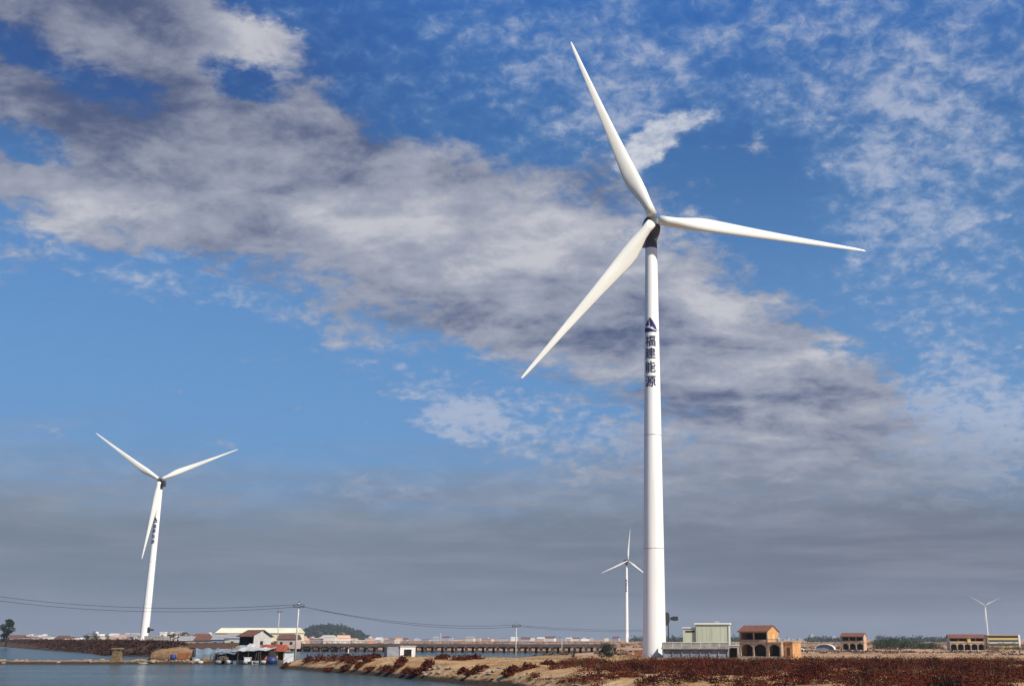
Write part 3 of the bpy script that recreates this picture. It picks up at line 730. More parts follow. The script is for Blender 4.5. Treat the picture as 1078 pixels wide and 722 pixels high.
# ------------------------------------------------------------------ unfinished villas
def bay_wall(m, x0, x1, z0, z1, y0, y1, bays, pier, sill, head, arch=False):
    """a wall slab pierced by equal openings"""
    n = bays; w = (x1-x0-pier*(n+1))/n
    for i in range(n+1):
        a = x0+i*(w+pier); m.box(a, a+pier, y0, y1, z0, z1)
    for i in range(n):
        a = x0+pier+i*(w+pier); b = a+w
        if sill: m.box(a, b, y0, y1, z0, z0+sill)
        if not arch: m.box(a, b, y0, y1, z1-head, z1)
        else:
            rise = min(w*.24, (z1-z0)*.24); k = 8
            top = [(a+w*j/k, z1-head-rise+rise*math.sin(math.pi*j/k)**.8) for j in range(k+1)]
            for j in range(k):
                (xa, za), (xb, zb) = top[j], top[j+1]
                m.prism_y([(xa, za), (xb, zb), (xb, z1), (xa, z1)], y0, y1)
def villa(loc, rz, label, W=6.6, D=6.4, H1=2.75, H2=2.3, up=2, down=2, ext=3.2, wallm='cream_wall', gable='orange_wall', annex=None, ridge=1.35, name='villa', wing=True):
    r = thing(name, label, 'villa', loc, rz, 'unfinished villas')
    f = MB(); bay_wall(f, 0, W, 0, H1, 0, .3, down, .34, 0, .24, True)
    bay_wall(f, 0, W, H1+.24, H1+H2, .25, .5, up, .3, .5, .12); f.build('front_wall', wallm, r)
    fl = MB(); fl.box(-.1, W+.1, -.08, D, H1+.003, H1+.237); fl.build('floor_slab', wallm, r)
    for xa, xb in ((W-.28, W-.003), (0, .28)):
        s = MB(); s.prism_x([(.303, -.6), (D, -.6), (D, H1-.003), (.303, H1-.003)], xa, xb); s.build('side_wall', gable, r)
        s = MB(); s.prism_x([(.503, H1+.24), (D, H1+.24), (D, H1+H2), (D*.52, H1+H2+ridge-.1), (.503, H1+H2+.2)], xa, xb); s.build('gable_wall', gable, r)
    for za, zb in ((-.6, H1-.003), (H1+.24, H1+H2)):
        s = MB(); s.box(.283, W-.283, D-.25, D-.003, za, zb); s.build('rear_wall', gable, r)
        s = MB(); s.box(.283, W-.283, 3.4, 3.6, max(za, 0), zb); s.build('inner_wall', 'dark_room_shade', r)
    s = MB(); s.box(.283, W-.283, .503, 3.397, H1+H2-.12, H1+H2-.003); s.build('ceiling', 'dark_room_shade', r)
    b = MB(); b.box(0, W, .0, D, -.6, -.003); b.build('plinth', 'pale_concrete', r)
    ro = MB(); e = .35
    for (ya, za, yb, zb) in ((-.35, H1+H2+.02, D*.52, H1+H2+ridge), (D+.3, H1+H2-.05, D*.52+.002, H1+H2+ridge)):
        ro.hexa([(-e, ya, za), (W+e*.4, ya, za), (W+e*.4, yb, zb), (-e, yb, zb), (-e, ya, za+.16), (W+e*.4, ya, za+.16), (W+e*.4, yb, zb+.16), (-e, yb, zb+.16)])
    ro.build('roof', 'tile_roof', r)
    w = MB(); w.box(W-.002+.004, W+.03, D*.45, D*.62, H1+.9, H1+1.9); w.build('window', 'yellow_paint', r)
    if wing:
        x0 = W+.003; x1 = W+ext
        g = MB(); bay_wall(g, x0, x1, 0, H1, 0, .3, 1, .36, 0, .28, True); g.box(x1-.28, x1, .29, 3.6, -.6, H1-.002)
        g.build('wing_wall', wallm, r); g = MB(); g.box(x0, x1-.283, 3.0, 3.3, -.5, H1-.004); g.build('wing_rear_wall', 'dark_room_shade', r)
        t = MB(); t.box(W+.103, x1+.08, -.08, 3.7, H1+.003, H1+.237); t.build('terrace', wallm, r)
        t = MB()
        for i in range(6):
            q = W+.2+(ext-.4)*i/5; t.box(q-.04, q+.04, 0, .08, H1+.24, H1+.82)
        t.box(W+.12, x1+.03, -.03, .11, H1+.8, H1+.9); t.build('terrace_railing', 'pale_concrete', r)
        t = MB(); t.box(W+.01, x1, .0, 3.6, -.6, -.003); t.build('wing_plinth', 'pale_concrete', r)
    for x in (.12, W-.1): t = MB(); t.tube([(x, -.1, 0), (x, -.1, H1+H2)], .05, 6); t.build('downpipe', 'old_wood', r)
    if wing:
        t = MB(); t.lathe([(.4, H1+.24), (.45, H1+.3), (.45, H1+1.0), (.15, H1+1.15)], 12, (W+1.6, 2.4)); t.build('water_tank', 'grey_metal', r, smooth=True)
    if annex:
        a0, a1, ah = annex
        t = MB(); t.box(a0, a1, 1.2, 6.0, -.6, ah); t.build('annex', gable, r)
        t = MB(); t.box(a0-.12, a1+.12, 1.08, 6.12, ah+.003, ah+.2); t.build('annex_roof', wallm, r)
        t = MB(); t.box(a0+.6, a0+1.3, 1.15, 1.197, .2, 1.9); t.build('annex_door', 'old_wood', r)
    return r
D1 = 250.0
gV = gz(X(790, D1), D1)
villa((X(778, D1), D1-1, Z(690.3, D1)), math.radians(-31), 'nearest unfinished villa, with three dark arches, red tiled roof and bright orange end wall', annex=(10.0, 11.9, 2.9), ext=3.2)
villa((X(886, 392), 392, Z(683.6, 392)), math.radians(-22), 'smaller middle villa with red roof standing alone on the open sandy plain', W=7.6, D=6.0, up=3, down=3, H1=2.3, H2=2.0, ridge=1.2, gable='salmon_wall', wing=False)
villa((X(1000, 405), 405, Z(684, 405)), math.radians(-8), 'wide low villa with brown roof and yellow upright at the far right', W=12.2, D=6.5, up=4, down=5, H1=2.35, H2=1.75, ridge=1.2, gable='pale_concrete', wing=False)
yp = MB(); yp.box(0, 1.1, -.15, .22, 2.5, 4.4)
o = yp.build('balcony_screen', 'yellow_paint', [q for q in C.collection.objects if q.name.startswith('villa')and q.parent is None][-1]); o.location = (6.2, 0, .0)
# little front walls of villa 1's court and the linking passage to the grey building
def passage():
    d = 215.0; s = ppm(d); x0 = X(765.5, d); g = 1.1; W = (778-765.5)/s; H = Z(679.5, d)-g
    r = thing('covered_passage', 'short covered passage with a dark opening between the grey building and the nearest villa', 'passage', (x0, d, g))
    w = MB(); bay_wall(w, 0, W, -.5, H, 0, .25, 1, .35, 0, .35); w.box(0, .3, .24, 2.4, -.5, H-.002); w.box(W-.3, W, .24, 2.4, -.5, H-.002); w.build('wall', 'concrete', r); w = MB(); w.box(.303, W-.303, 2.2, 2.38, -.5, H-.003); w.build('rear_wall', 'dark_room_shade', r)
    t = MB(); t.box(-.1, W+.1, -.1, 2.5, H+.003, H+.2); t.build('roof', 'pale_concrete', r)
    t = MB()
    for i in range(5): t.box(W*i/4-.04, W*i/4+.04, -.06, .02, H+.204, H+.62)
    t.box(-.05, W+.05, -.08, .04, H+.623, H+.7); t.build('railing', 'pale_concrete', r)
passage()

def long_building():
    d = 500.0; s = ppm(d); g = .9; W = 34/s; H = Z(667.5, d)-g
    r = thing('long_building', 'long low building with yellow bands and white end wall behind the scrub at right', 'building', (X(1040, d), d, g), math.radians(-3))
    w = MB(); w.box(0, W-.8, 0, 7, -.5, H-.4); w.build('wall', 'cream_wall', r)
    for k in range(3):
        z = .4+(H-1.0)*k/3; b = MB(); b.box(.3, W-.9, -.12, -.003, z, z+.75); b.build('balcony', 'yellow_paint' if k != 1 else 'pale_concrete', r)
        v = MB(); v.box(.5, W-1.1, -.05, -.004, z+.8, z+1.35); v.build('window', 'dark_glass', r)
    e = MB(); e.box(W-.797, W, -.3, 7.2, -.5, H-.2); e.build('end_wall', 'white_trim', r)
    t = MB(); t.box(-.3, W-.803, -.5, 7.3, H-.397, H-.15); t.build('roof', 'salmon_wall', r)
long_building()

def arched_shed(px0, px1, pyb, pyt, d, label):
    s = ppm(d); W = (px1-px0)/s; g = Z(pyb, d); H = Z(pyt, d)-g
    r = thing('arched_shed', label, 'shed', (X(px0, d), d, g), math.radians(-14), 'white arched sheds')
    n = 14; L_ = 9.0
    arc = [(W/2-W/2*math.cos(math.pi*k/n), H*math.sin(math.pi*k/n)**.8) for k in range(n+1)]
    m = MB(); arc2 = [(W/2+(x-W/2)*.95, z*.93) for x, z in arc]
    for k in range(n): m.prism_y([arc[k], arc[k+1], arc2[k+1], arc2[k]], -.3, L_)
    m.build('canopy', 'white_plastic', r)
    m = MB(); m.prism_y([(x, z*.98) for x, z in arc2]+[(arc2[-1][0], -.6), (arc2[0][0], -.6)], .2, .35); m.build('end_wall', 'blue_grey_wall', r)
arched_shed(857.5, 878, 684.0, 677.6, 415, 'white arched shed like a small greenhouse left of the middle villa')
arched_shed(831.5, 846, 684.8, 682.2, 400, 'flat low white arched shed just right of the orange annex')

# ------------------------------------------------------------------ small far houses
def far_house(px, d, w, h, dp, wallm, roofm, kind, label, group, rz=0.0, name='house', g=.9):
    x = X(px, d)
    r = thing(name, label, 'house', (x, d, g), rz, group)
    m = MB(); m.box(-w/2, w/2, 0, dp, -.5, h); m.build('wall', wallm, r)
    t = MB()
    if kind == 'gable':
        t.prism_x([(-.3, h+.003), (dp+.3, h+.003), (dp/2, h+.003+dp*.3)], -w/2-.2, w/2+.2)
    elif kind == 'flat':
        t.box(-w/2-.15, w/2+.15, -.15, dp+.15, h+.003, h+.35)
    else:
        t.box(-w/2-.15, w/2+.15, -.15, dp+.15, h+.003, h+.3); q = MB(); q.box(-w*.2, w*.1, dp*.3, dp*.7, h+.303, h+1.9); q.build('stair_hut', wallm, r)
    t.build('roof', roofm, r)
    k = max(1, int(w/3.4)); st = max(1, int(h/3.0))
    for i in range(k if d < 600 else 0):
        for j in range(st):
            xa = -w/2+w*(i+.5)/k; zb = h*(j+.5)/st
            wn = MB(); wn.box(xa-.55, xa+.55, -.04, -.003, zb-.5, zb+.6); wn.build('window', 'dark_glass', r)
    return r
vl = 'small pale house in the far village behind the dike left of the turbine'
for k in range(26):
    px = 14+k*5.1+random.uniform(-1.5, 1.5); d = random.uniform(800, 1250)
    ty = random.uniform(665.5, 671) if px > 88 else random.uniform(668, 672)
    far_house(px, d, random.uniform(8, 16), Z(ty, d)-.9-1.0, 8, random.choice(['pale_house', 'pale_house', 'pink_house', 'white_plastic']), random.choice(['grey_roof', 'old_roof', 'pale_concrete']), random.choice(['gable', 'flat', 'stair']), vl, 'houses of the far village left of the turbine', random.uniform(-.5, .5))
vl = 'small house in the far village between the turbine and the cream warehouse'
for k in range(11):
    px = 174+k*5.2+random.uniform(-1, 1); d = random.uniform(700, 1000); ty = 665.5+random.uniform(0, 4)
    far_house(px, d, random.uniform(7, 13), Z(ty, d)-1.9, 8, random.choice(['pale_house', 'cream_wall', 'pink_house']), random.choice(['grey_roof', 'old_roof']), random.choice(['gable', 'flat', 'stair']), vl, 'houses of the far village by the warehouse', random.uniform(-.5, .5))
vl = 'small pinkish house among the low houses at the foot of the wooded hill'
for k in range(22):
    px = 302+k*5.6+random.uniform(-2, 2); d = random.uniform(900, 1400); ty = 670+random.uniform(0, 3.2) - (1.5 if k == 8 else 0)
    far_house(px, d, random.uniform(6, 13), Z(ty, d)-1.9, 9, random.choice(['pink_house', 'pale_house', 'salmon_wall', 'pale_house']), random.choice(['pale_concrete', 'salmon_wall', 'pale_concrete']), random.choice(['flat', 'stair', 'gable']), vl, 'houses under the wooded hill', random.uniform(-.5, .5))
vl = 'tiny pale house on the skyline beyond the long bridge'
for k in range(24):
    px = 428+k*9.4+random.uniform(-4, 4); d = random.uniform(1500, 2300); ty = 670.5+random.uniform(0, 2.2)
    far_house(px, d, random.uniform(6, 16), Z(ty, d)-1.4, 9, random.choice(['pale_house', 'white_plastic', 'block_grey', 'pink_house']), random.choice(['grey_roof', 'pale_concrete', 'old_roof']), random.choice(['flat', 'stair', 'gable']), vl, 'houses on the skyline beyond the bridge', random.uniform(-.4, .4))
vl = 'hazy grey block of the far town between the nearest and the middle villa'
for k in range(17):
    px = 828+k*3.9+random.uniform(-1, 1); d = random.uniform(2500, 3200); ty = random.choice([671, 672, 673, 674, 672.5])
    if k == 7: ty = 667.5
    if k in (12, 13): ty = 669
    far_house(px, d, random.uniform(6, 13), Z(ty, d)-1.4, 10, 'block_grey', 'grey_roof', random.choice(['flat', 'stair']), vl, 'blocks of the far town', random.uniform(-.3, .3), 'apartment_block')

vl = ['grey-roofed low house just left of the red-roofed shack', 'cream-walled low house farthest left on the rise before the cream warehouse', 'low house with dark roof second from left on the rise before the warehouse', 'low grey house on the rise directly below the left end of the warehouse', 'low pinkish house right of the thin pole behind the stilt shacks']
for (px, ty, w, wm_, rm_), lb in zip([(244, 671.5, 6, 'pale_concrete', 'grey_roof'), (196, 674.3, 7, 'cream_wall', 'grey_roof'), (212, 673.8, 7, 'concrete', 'old_roof'), (231, 673, 7, 'blue_grey_wall', 'grey_roof'), (301, 672.5, 8, 'pink_house', 'old_roof')], vl):
    far_house(px, 455, w, Z(ty, 455)-1.6, 6, wm_, rm_, 'gable', lb, 'low houses on the rise behind the stilt shacks', random.uniform(-.3, .3), g=1.6)
def warehouse():
    d = 640.0; g = .9; s = ppm(d); W = (310-226)/s; H = Z(666, d)-g
    r = thing('warehouse', 'long pale yellow warehouse behind the red-roofed shack', 'warehouse', (X(226, d), d, g), math.radians(0))
    m = MB(); m.box(0, W, 0, 18, -.5, H); m.build('wall', 'warehouse_yellow', r)
    m = MB(); m.prism_x([(-.6, H+.003), (18.6, H+.003), (9, H+2.9)], -.4, W+.4); m.build('roof', 'warehouse_yellow', r)
    for i in range(6):
        m = MB(); x = 2+i*(W-6)/5; m.box(x, x+2.4, -.06, -.004, 1.6, 2.8); m.build('window', 'dark_glass', r)
warehouse()
far_house(169.5, 575, 2.4, Z(664.5, 575)-1.4, 3.0, 'white_plastic', 'white_trim', 'flat', 'narrow white block standing behind the low grey building by the left turbine', None, 0, 'stair_tower')

# ------------------------------------------------------------------ long bridge over the channel
def bridge():
    pa = Vector((X(286, 470), 470, 0)); pb = Vector((X(646, 405), 405, 0)); v = pb-pa; Lb = v.length
    rz = math.atan2(v.y, v.x)
    r = thing('trestle_bridge', 'long low brown bridge on many short piers across the channel behind the sand bank', 'bridge', (pa.x, pa.y, 0), rz)
    zt = 3.05; W = 6.0
    m = MB(); m.box(0, Lb, 0, W, zt-1.05, zt); m.build('deck', 'bridge_red', r)
    n = 34
    for i in range(n):
        x = 2+(Lb-4)*i/(n-1); m = MB()
        m.box(x-.55, x+.55, -.15, W+.15, zt-1.45, zt-1.053)
        for y in (.5, W-.9): m.box(x-.35, x+.35, y-.3, y+.4, -1.1, zt-1.4)
        m.build('pier', 'pier_concrete', r)
    for y in (.05, W-.17):
        m = MB(); m.box(0, Lb, y, y+.12, zt+.75, zt+.9)
        k = 60
        for i in range(k+1): m.box(Lb*i/k-.06 if i else 0, Lb*i/k+.06 if i < k else Lb, y, y+.12, zt+.003, zt+.747)
        m.build('railing', 'bridge_red', r)
bridge()

# ------------------------------------------------------------------ poles and wires
def pole(px, d, pyt, label, arm=True, z0=None, r0=.17):
    x = X(px, d); g = gz(x, d) if z0 is None else z0; h = Z(pyt, d)-g
    r = thing('utility_pole', label, 'utility pole', (x, d, g), math.radians(10), 'utility poles')
    m = MB(); m.lathe([(r0, -.6), (r0*.65, h)], 10); m.build('shaft', 'pale_concrete', r, smooth=True)
    if arm:
        m = MB(); m.box(-1.0, 1.0, -r0-.1, -r0*.66, h-.75, h-.6); m.box(-.7, .7, -r0-.1, -r0*.66, h-.3, h-.2); m.build('crossarm', 'dark_metal', r)
        for q in (-.9, 0, .9):
            m = MB(); m.lathe([(.05, h-.6 if q else h), (.11, h-.5 if q else h+.08), (.06, h-.42 if q else h+.16), (.1, h-.34 if q else h+.24), (.03, h-.25 if q else h+.34)], 8, (q, -r0-.02 if q else 0)); m.build('insulator', 'dark_metal', r)
    return Vector((x, d, g+h))
P0 = pole(-165, 238, 597, 'utility pole on the sandbar at the left end of the wires')
P1 = pole(311.5, 203, 634.5, 'tall pale utility pole with dark crossarms on the tip of the sand bank')
P2 = pole(291.5, 428, 642, 'pale utility pole rising behind the stilt shacks', z0=2.0)
P3 = pole(543, 262, 656, 'thin white utility pole on the back of the sand bank before the bridge')
P4 = pole(690, 335, 661.5, 'utility pole hidden behind the big turbine tower')
pole(591.5, 330, 671.5, 'short thin white post near the right end of the bridge', False, r0=.11)
pole(463.5, 560, 666, 'thin dark pole beyond the middle of the bridge', False, z0=.5, r0=.14)
def wire(pts, sags, label):
    m = MB(); q = []
    for (a, b), sg in zip(zip(pts[:-1], pts[1:]), sags):
        for i in range(24):
            t = i/24; p = a.lerp(b, t); p.z -= sg*4*t*(1-t); q.append(p)
    q.append(pts[-1]); m.tube(q, .034, 5)
    tag(m.build('power_line', 'wire'), label, 'power line', 'power lines')
V = lambda p, x, z: p+Vector((x, -.25, z))
wire([V(P0, -.8, -.1), V(P1, -.8, -.3), V(P3, -.8, -.3), V(P4, -.8, -.3)], [3.4, 1.5, .5], 'upper overhead wire running from pole to pole across the picture')
wire([V(P0, .8, -1.2), V(P1, .8, -.6), V(P3, .8, -.7), V(P4, .8, -.6)], [3.6, 1.65, .6], 'lower overhead wire hanging beside and just below the other')

# ------------------------------------------------------------------ white hut on the sand bank
def white_hut():
    d = 186.0; s = ppm(d); x0 = X(410.5, d); g = gz(X(422, d), d); W1 = (435.5-421)/s/math.cos(.5); H = Z(680.2, d)-g
    r = thing('hut', 'small white hut with dark doorway and grey left side on the sand bank', 'hut', (X(421.5, d), d, g), math.radians(22))
    m = MB(); bay_wall(m, 0, 2.5, -.4, H, 0, .15, 1, .62, 0, .45); m.box(2.35, 2.5, .153, 2.6, -.4, H); m.box(0, 2.347, 2.45, 2.6, -.4, H); m.build('wall', 'white_plastic', r)
    m = MB(); m.box(-.003, .15, .153, 2.447, -.4, H); m.build('side_wall', 'grey_tarp', r)
    m = MB(); m.box(-2.1, -.006, .2, 2.6, -.4, H-.05); m.build('lean_to', 'grey_tarp', r)
    m = MB(); m.box(-.1, 2.65, -.12, 2.72, H+.003, H+.12); m.build('roof', 'white_tarp', r)
white_hut()

# ------------------------------------------------------------------ sandbar: pillar, straw hut, stilt shacks
def bar_z(px, d): return gz(X(px, d), d)
def masonry_pillar():
    d = 233.0; s = ppm(d); g = .3; H = Z(681.5, d)-g
    m = MB(); rings = []
    for z, w in ((0, 1.05), (.25*H, .85), (.7*H, .75), (.86*H, .85), (.9*H, 1.0), (H, .85)):
        rings.append([(w*cx+random.uniform(-.07, .07), w*cy*.8+random.uniform(-.07, .07), z) for cx, cy in ((-1, -1), (-.3, -1.08), (.4, -1), (1, -1), (1.06, 0), (1, 1), (0, 1.06), (-1, 1), (-1.06, .1))])
    m.loft(rings); o = m.build('masonry_pillar', 'masonry'); o.location = (X(124, d), d, g)
    tag(o, 'stubby weathered tan stone pillar standing on the narrow sandbar', 'pillar')
masonry_pillar()
def straw_hut():
    d = 240.0; s = ppm(d); g = .45; W = (200-155)/s; H = Z(681, d)-g
    r = thing('straw_hut', 'long rounded straw-coloured hut on the sandbar left of the stilt shacks', 'hut', (X(155.5, d), d, g), math.radians(4))
    m = MB(); rings = []
    for k in range(13):
        t = k/12; hh = H*(.35+.65*math.sin(math.pi*(.08+.6*t))**.6 if t < .9 else .85)*(1+random.uniform(-.03, .03))
        if k == 0: hh = H*.25
        rings.append([(W*t, 2-1.9*math.cos(math.pi*i/10)*(1 if k else .5), hh*math.sin(math.pi*i/10)**.7 - .3*(i in (0, 10))) for i in range(11)])
    m.loft(rings); m.build('roof', 'straw', r, smooth=True)
    m = MB(); m.box(W-.9, W+.1, .2, 3.6, -.5, H*.62); m.build('end_wall', 'rust_brick', r)
straw_hut()
def ridge_tent(px0, px1, pyt, d, dp, m_, label):
    s = ppm(d); W = (px1-px0)/s; g = .5; H = Z(pyt, d)-g
    r = thing('tent', label, 'tent', (X(px0, d), d, g))
    k = 12; rings = []
    for i in range(k+1):
        t = i/k; h = H*(.93+.07*math.cos(2*math.pi*t*2)+random.uniform(-.02, .02))
        rings.append([(W*t, 0, -.2), (W*t, .15*dp, h*.55), (W*t, dp*.5, h), (W*t, dp*.85, h*.55), (W*t, dp, -.2)])
    m = MB(); m.loft(rings); m.build('canvas', m_, r)
    for x in (.05, W-.05): m = MB(); m.tube([(x, -.06, -.5), (x, -.06, H*.6)], .05, 6); m.build('pole', 'old_wood', r)
ridge_tent(203.5, 228, 681.5, 238, 3.5, 'blue_grey_tarp', 'low blue-grey canvas tent at the left of the stilt shacks')
def tarp_shelter(px0, px1, pyt, d, dp, m_, label, drop=.6, hang=0.0):
    """an open-fronted shelter on posts, its cover sagging between them"""
    s = ppm(d); W = (px1-px0)/s; g = .0; H = Z(pyt, d)
    r = thing('shelter', label, 'shelter', (X(px0, d), d, 0), 0, 'open shelters of the stilt settlement')
    nx_, ny_ = 18, 8; vs = []
    for j in range(ny_+1):
        for i in range(nx_+1):
            u, v = i/nx_, j/ny_
            z = H-drop*(1-v)**1.3-.25*abs(math.sin(u*math.pi*3))*(.5+.5*math.sin(7*u+3*v))-.1*random.random()
            vs.append((W*u+random.uniform(-.05, .05), dp*v-.15, z))
    n0 = len(vs); vs += [(x, y, z-.06) for x, y, z in vs]
    q = lambda i, j, o=0: o+j*(nx_+1)+i
    fs = [(q(i, j), q(i+1, j), q(i+1, j+1), q(i, j+1)) for j in range(ny_) for i in range(nx_)]
    fs += [(q(i, j, n0), q(i, j+1, n0), q(i+1, j+1, n0), q(i+1, j, n0)) for j in range(ny_) for i in range(nx_)]
    for i in range(nx_): fs += [(q(i, 0), q(i, 0, n0), q(i+1, 0, n0), q(i+1, 0)), (q(i, ny_), q(i+1, ny_), q(i+1, ny_, n0), q(i, ny_, n0))]
    for j in range(ny_): fs += [(q(0, j), q(0, j+1), q(0, j+1, n0), q(0, j, n0)), (q(nx_, j), q(nx_, j, n0), q(nx_, j+1, n0), q(nx_, j+1))]
    m = MB(); m.add(vs, fs); m.build('cover', m_, r)
    k = max(2, int(W/1.7))
    for i in range(k+1):
        x = .1+(W-.2)*i/k
        for y in (.1, dp-.3):
            m = MB(); m.tube([(x, y, -1.0), (x+random.uniform(-.05, .05), y, H-drop*(1.25 if y < 1 else .2)-.1)], .075, 6); m.build('post', 'old_wood', r)
    m = MB()
    m.box(0, W, 0, dp-.13, .62, .7)
    m.build('floor', 'old_wood', r)
    m = MB(); m.box(0, W, dp-.12, dp-.05, .703, H-.9); m.build('back_wall', 'dark_room_shade', r)
    for xe in (0, W-.06): m = MB(); m.box(xe, xe+.06, .9, dp-.125, .703, H-.8); m.build('end_screen', 'dark_room_shade', r)
    if hang:
        m = MB(); vs = []
        for i in range(13):
            u = i/12; y = -.1+.12*math.sin(9*u); vs += [(W*u*.92, y, H-drop-.15), (W*u*.92, y-.15, H-drop-hang-.3*math.sin(5*u)**2)]
        m.add(vs, [(2*i, 2*i+1, 2*i+3, 2*i+2) for i in range(12)]); m.build('curtain', 'blue_grey_tarp', r)
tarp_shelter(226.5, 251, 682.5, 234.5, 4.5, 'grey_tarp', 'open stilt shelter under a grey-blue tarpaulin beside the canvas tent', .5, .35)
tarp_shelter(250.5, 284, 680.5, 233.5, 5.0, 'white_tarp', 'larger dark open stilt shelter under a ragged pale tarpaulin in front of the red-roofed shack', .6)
def red_shack():
    d = 246.0; s = ppm(d); g = .5; H = Z(668.8, d)-g; HR = Z(663.2, d)-g
    r = thing('shack', 'shack with brown-red roof, black open porch and pale gable end among the stilt shelters', 'house', (X(251.5, d), d, g), math.radians(-28))
    W, D = 4.1, 5.2
    m = MB(); bay_wall(m, 0, W, -.5, H, 0, .15, 2, .14, 1.4, .1); m.build('front_wall', 'old_wood', r)
    m = MB(); m.prism_x([(.153, -.5), (D, -.5), (D, H-.1), (D*.5, HR-.1), (.153, H)], W-.15, W); m.build('gable_wall', 'pale_concrete', r)
    m = MB(); m.prism_x([(.153, -.5), (D, -.5), (D, H-.1), (D*.5, HR-.1), (.153, H)], 0, .15); m.build('side_wall', 'old_wood', r); m = MB(); m.box(.153, W-.153, D-.15, D, -.5, H-.1); m.build('back_wall', 'old_wood', r)
    m = MB(); m.hexa([(-.4, -.7, H-.25), (W+.1, -.7, H-.25), (W+.1, D*.5, HR), (-.4, D*.5, HR), (-.4, -.7, H-.13), (W+.1, -.7, H-.13), (W+.1, D*.5, HR+.13), (-.4, D*.5, HR+.13)]); m.build('roof', 'old_roof', r)
    m = MB(); m.hexa([(-.4, D*.5+.003, HR), (W+.45, D*.5+.003, HR), (W+.45, D+.5, H-.35), (-.4, D+.5, H-.35), (-.4, D*.5+.003, HR+.13), (W+.45, D*.5+.003, HR+.13), (W+.45, D+.5, H-.22), (-.4, D+.5, H-.22)]); m.build('rear_roof', 'grey_roof', r)
    m = MB(); m.box(W+.004, W+.03, D*.38, D*.55, H*.62, H*.78); m.build('window', 'dark_glass', r)
red_shack()
def orange_shack():
    d = 238.0; s = ppm(d); g = .4; W = (300-272)/s; H = Z(684.5, d)-g; HR = Z(678.3, d)-g
    r = thing('shack', 'low shack with orange-red tarpaulin roof and yellow board walls beside the pale tank', 'shack', (X(273, d), d+.5, g))
    m = MB(); bay_wall(m, 0, W, -.6, H, 0, .12, 3, .55, .8, .25); m.box(0, .12, .123, 3.2, -.6, H); m.box(W-.12, W, .123, 3.2, -.6, H); m.box(.123, W-.123, 3.1, 3.2, -.6, H); m.build('wall', 'yellow_board', r)
    k = 14; rings = []
    for i in range(k+1):
        t = i/k; q = random.uniform(-.08, .08); e = .55 if i in (0, k) else 1
        rings.append([(-.6+(W+.5)*t, -.55, H-.15+q), (-.6+(W+.5)*t, .6, H+(HR-H)*.55*e+q), (-.6+(W+.5)*t, 1.7, H+(HR-H)*e+q), (-.6+(W+.5)*t, 3.4, H+q), (-.6+(W+.5)*t, 3.4, H-.06+q), (-.6+(W+.5)*t, -.5, H-.22+q)])
    m = MB(); m.loft(rings); m.build('roof', 'orange_tarp', r)
orange_shack()
def drum(px, pyb, w_px, h_px, d, m_, label, lying=False, group=None, name='drum'):
    s = ppm(d); rr = w_px/s/2; h = h_px/s; m = MB(); z0 = Z(pyb, d)
    m.lathe([(rr*.55, 0), (rr*.9, h*.06), (rr, h*.16), (rr, h*.46), (rr*1.04, h*.5), (rr, h*.54), (rr, h*.8), (rr*.88, h*.93), (rr*.45, h)], 16)
    o = m.build(name, m_, smooth=True); o.location = (X(px, d), d, z0)
    tag(o, label, 'drum', group); return o
drum(287.5, 698.3, 11, 6.5, 230.5, 'blue_plastic', 'big squat blue tank at the waterline below the orange-roofed shack', name='water_tank')
drum(183.5, 694.5, 6, 6, 234, 'blue_plastic', 'blue drum in front of the straw-coloured hut')
drum(205, 691.5, 3.5, 8, 235.5, 'dark_metal', 'black drum at the right end of the straw-coloured hut')
def crate(px, pyb, w_px, h_px, d, m_, label):
    s = ppm(d); w = w_px/s; h = h_px/s; m = MB()
    r = thing('crate', label, 'crate', (X(px, d), d, Z(pyb, d)), math.radians(12))
    m.box(-w/2, w/2, -.5, .5, .02, h); m.build('body', m_, r)
    for x in (-w/2-.03, w/2-.05): m = MB(); m.box(x, x+.08, -.56, -.503, 0, h+.05); m.build('upright', 'old_wood', r)
    m = MB(); m.box(-w/2-.06, w/2+.06, -.57, .57, h+.053, h+.14); m.build('rim', m_, r)
crate(194, 693.5, 9, 5.5, 235, 'orange_plastic', 'orange slatted crate beside the blue drum')
crate(262, 696, 7, 3.6, 231.8, 'white_plastic', 'white slatted crate at the edge of the dark stilt shelter')
def white_tank():
    d = 212.0; s = ppm(d); g = .4; W = 9.0/s; H = Z(683.3, d)-g
    r = thing('water_tank', 'pale bluish-white box tank at the left foot of the tall utility pole', 'tank', (X(299.5, d), d, g), math.radians(5))
    m = MB(); m.box(0, W, 0, 1.6, -.5, H*.45); m.box(.08, W-.05, .08, 1.5, H*.453, H*.8); m.build('body', 'white_plastic', r, bevel=.05)
    m = MB(); m.box(-.05, W+.05, -.05, 1.65, H*.803, H*.88); m.build('lid', 'blue_grey_tarp', r)
white_tank()
# floats moored under the shacks
for px in (214, 231, 243, 258, 271, 279):
    drum(px+random.uniform(-2, 2), 698.2, random.uniform(3.5, 6), random.uniform(2.4, 3.6), 229.8+random.uniform(-.5, .5), random.choice(['pale_concrete', 'white_tarp', 'grey_tarp']),
         'pale float at the water edge below the stilt shelters', group='floats under the stilt shelters', name='float')

